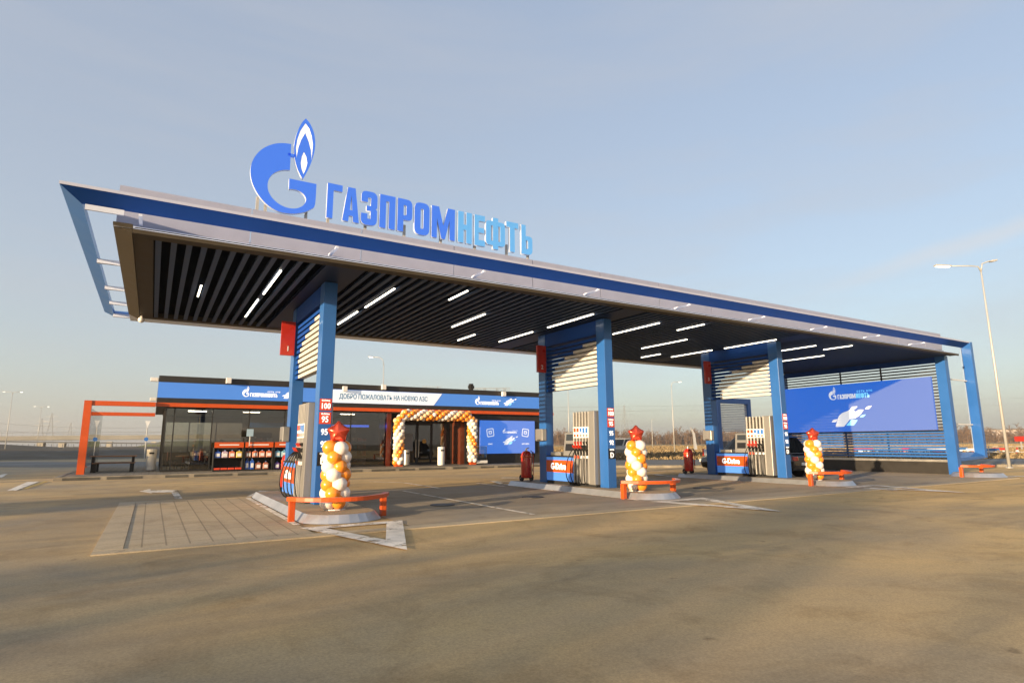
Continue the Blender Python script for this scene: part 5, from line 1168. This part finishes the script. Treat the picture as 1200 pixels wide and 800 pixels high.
MB().box(-0.25, -0.25, 0, 0.25, 0.25, 0.04).build('base', M['red'], t); MB().lathe([(0.2, 0.041), (0.05, 0.75)], seg=14).build('cone_body', M['red'], t); MB().lathe([(0.165, 0.30), (0.11, 0.50)], seg=14).build('reflective_band', M['label_white'], t)
# red board and building at the right edge
v = gp(1205, 528); t = empty('red_board', (v.x, v.y, 0), math.atan2(RT.y, RT.x)); tag(t, 'red roadside board at the right edge of the field', 'board'); za = ay(1190, 511, v.y).z; zb = ay(1190, 517, v.y).z
MB().box(-1.6, -0.1, zb, 2.2, 0.1, za).build('panel', M['red'], t); MB().box(-0.9, -0.05, 0, -0.75, 0.05, zb).box(1.0, -0.05, 0, 1.15, 0.05, zb).build('post', M['galv'], t)
v = ay(1152, 517, 190); t = empty('far_building', (v.x, v.y, 0), math.atan2(RT.y, RT.x)); tag(t, 'pale low building beyond the trees at the right edge', 'building'); zz = ay(1180, 504, v.y).z
MB().box(0, 0, 0, 90, 16, zz).build('wall', M['building'], t); MB().box(-0.6, -0.6, zz+0.003, 90.6, 16.6, zz+0.8).build('roof', M['pylon'], t)
for k in range(16):
    for j in range(3): MB().box(2+5.4*k, -0.08, zz*(0.16+0.28*j), 4.2+5.4*k, -0.003, zz*(0.16+0.28*j)+zz*0.14).build('window', M['grey'], t)
# field fence
fe = MB(); P0 = Vector((22.6, 27.8))
for k in range(60):
    p = P0+d_*(30+3*k)+n_*17; fe.box(p.x-0.03, p.y-0.03, 0, p.x+0.03, p.y+0.03, 1.0)
for z in (0.5, 0.95):
    a, b = P0+d_*30+n_*17, P0+d_*210+n_*17; fe.bar((a.x, a.y, z), (b.x, b.y, z), 0.03, 0.05)
tag(fe.build('guard_rail', M['galv']), 'low rail fence along the field edge beyond the road', 'fence')

# far belt of bare trees: one mass of twigs
def wood(name, a, b, depth, hmin, hmax, n, seed, mts, lab):
    rg = random.Random(seed); mb = MB(); a, b = Vector(a), Vector(b); dr = (b-a).normalized(); nr = Vector((-dr.y, dr.x, 0))
    mi = []
    for i in range(n):
        u = rg.random(); p = a.lerp(b, u)+nr*rg.uniform(0, depth)
        env = 0.55+0.45*abs(math.sin(u*37+1.3*math.sin(u*91)))*(0.6+0.4*math.sin(u*213)**2)
        h = (hmin+(hmax-hmin)*rg.random()**1.6)*env
        tw = 0.10+0.02*h
        top = p+Vector((rg.uniform(-.4, .4), rg.uniform(-.4, .4), h)); p.z = -0.1
        def stick(s, e, w_):
            ax = (e-s).normalized(); x = ax.orthogonal().normalized()*w_; y = ax.cross(x)
            vv = [mb.bm.verts.new(s+x), mb.bm.verts.new(s-x*.5+y*.87), mb.bm.verts.new(s-x*.5-y*.87), mb.bm.verts.new(e)]
            for f in ((0, 1, 3), (1, 2, 3), (2, 0, 3)): mb.bm.faces.new([vv[q] for q in f]).material_index = rg.randrange(2)
        stick(p, top, tw)
        for k in range(9):
            z = rg.uniform(0.15, 0.9); s = p.lerp(top, z); ln = h*0.32*(1.1-z*0.7); an = rg.uniform(0, 6.28)
            e_ = s+Vector((math.cos(an)*ln, math.sin(an)*ln, ln*rg.uniform(0.5, 1.3))); stick(s, e_, tw*0.55)
            for q in range(3):
                s2 = s.lerp(e_, rg.uniform(.3, .9)); an = rg.uniform(0, 6.28); l2 = ln*0.55
                stick(s2, s2+Vector((math.cos(an)*l2, math.sin(an)*l2, l2*rg.uniform(0.2, 1.3))), tw*0.45)
    o = mb.build(name, mts); o['kind'] = 'stuff'; o['label'] = lab; o['category'] = 'trees'; return o
a = ay(640, 521, 330); b = ay(1300, 519, 125)
wood('distant_wood', (a.x, a.y, 0), (b.x, b.y, 0), 30, 4, 13, 2600, 3, [M['twig'], M['twig2']], 'far brown belt of bare trees beyond the dry field')
# standing dry grass in the field and on the verges (stuff)
def grass(name, n, seed, t0, t1, o0, o1, h, wd, mts, lab, pw=1.0):
    rg = random.Random(seed); vs_, fs, mi = [], [], []; P0 = Vector((22.6, 27.8))
    for i in range(n):
        p = P0+d_*rg.uniform(t0, t1)+n_*(o0+(o1-o0)*rg.random()**pw); patch = 0.7+0.3*math.sin(p.x*0.13)*math.sin(p.y*0.17+1)
        hh, ww, a0 = h*rg.uniform(0.5, 1.2)*patch, wd*rg.uniform(0.6, 1.3), rg.uniform(0, 3.14)
        for k in range(3):
            a = a0+k*1.05; dx_, dy_ = math.cos(a)*ww/2, math.sin(a)*ww/2; b = len(vs_); q = rg.uniform(-.3, .3)
            vs_ += [(p.x-dx_, p.y-dy_, -0.02), (p.x+dx_, p.y+dy_, -0.02), (p.x+dx_*q, p.y+dy_*q, hh)]; fs.append((b, b+1, b+2)); mi.append(rg.randrange(len(mts)))
    me = bpy.data.meshes.new(name); me.from_pydata(vs_, [], fs)
    for q in mts: me.materials.append(q)
    me.polygons.foreach_set('material_index', mi); o = bpy.data.objects.new(name, me); COL.objects.link(o); o['kind'] = 'stuff'; o['label'] = lab; o['category'] = 'grass'; return o
GA, GB_, GC = mat('straw', (0.25, 0.180, 0.090), 0.9), mat('pale_straw', (0.30, 0.22, 0.115), 0.9), mat('brown_straw', (0.16, 0.115, 0.06), 0.9)
grass('field_grass', 42000, 4, -22, 230, 16.5, 190, 0.50, 0.55, [GA, GB_, GA, GC], 'dry straw coloured grass covering the field beyond the road', 1.7)
grass('verge_grass', 5000, 5, -0.3, 80, 0.3, 2.5, 0.10, 0.16, [GA, GC, mat('olive_blade', (0.12, 0.12, 0.04), 0.9)], 'short patchy grass on the strip between forecourt and road')
# unseen tower added behind the viewer to cast the long soft forecourt shadow
t = empty('shade_tower', (-140, -42, 0)); tag(t, 'tall blue tower added unseen far behind the viewer to cast a shadow across the forecourt', 'shadow caster')
MB().box(-0.4, -0.95, 0.0, 0.4, 0.95, 20.5).build('panel', M['blue'], t, bevel=0.04)
MB().box(-0.42, -0.9, 17.4, -0.402, 0.9, 20.1).build('header_panel', M['sign_white'], t); MB().box(-0.8, -1.3, 0, 0.8, 1.3, 0.25).build('plinth', M['kerbstone'], t)
# thin air: far things fade
hm = bpy.data.materials.new('haze'); hm.use_nodes = True; ht = hm.node_tree; ht.nodes.clear()
pv = ht.nodes.new('ShaderNodeVolumePrincipled'); pv.inputs['Color'].default_value = (0.98, 0.925, 0.87, 1); pv.inputs['Density'].default_value = 0.00045; pv.inputs['Anisotropy'].default_value = 0.55
ho = ht.nodes.new('ShaderNodeOutputMaterial'); ht.links.new(pv.outputs[0], ho.inputs['Volume'])
MB().box(-1402, -1402, -1.1, 1402, 1402, 45).build('haze', hm, kind='stuff')
# hall and drum added out of view to shade the left side of the ground
t = empty('shade_hall', (-82, 46, 0)); tag(t, 'grey hall added out of view to shade the far left of the forecourt', 'building')
MB().box(-12, -33.5, 0, 12, 34, 9.4).build('wall', M['grey'], t); MB().box(-12.3, -33.8, 9.403, 12.3, 34.3, 9.7).build('roof', M['pylon'], t)
for k in range(6): MB().box(12.003, -28+10*k, 0, 12.06, -24+10*k, 4.2).build('gate', M['navy'], t)
t = empty('shade_drum', (-62, -0.9, 0)); tag(t, 'round grey drum added out of view to cast a shadow towards the paved pad', 'shade_drum')
MB().lathe([(1.9, 0), (1.9, 7.6), (1.4, 8.2), (0.3, 8.6)], seg=28).build('tank', M['zinc'], t); MB().tube([(1.95, 0, 0), (1.95, 0, 8)], 0.05).build('ladder', M['pylon'], t)
# unseen bare trees added behind the viewer for broken soft shade on near ground
wood('shade_trees', (-47, -16.2, 0), (-47, -6.0, 0), 9, 4, 9.5, 70, 9, [M['twig'], M['twig2']], 'bare trees added unseen behind the viewer to shade the near ground')
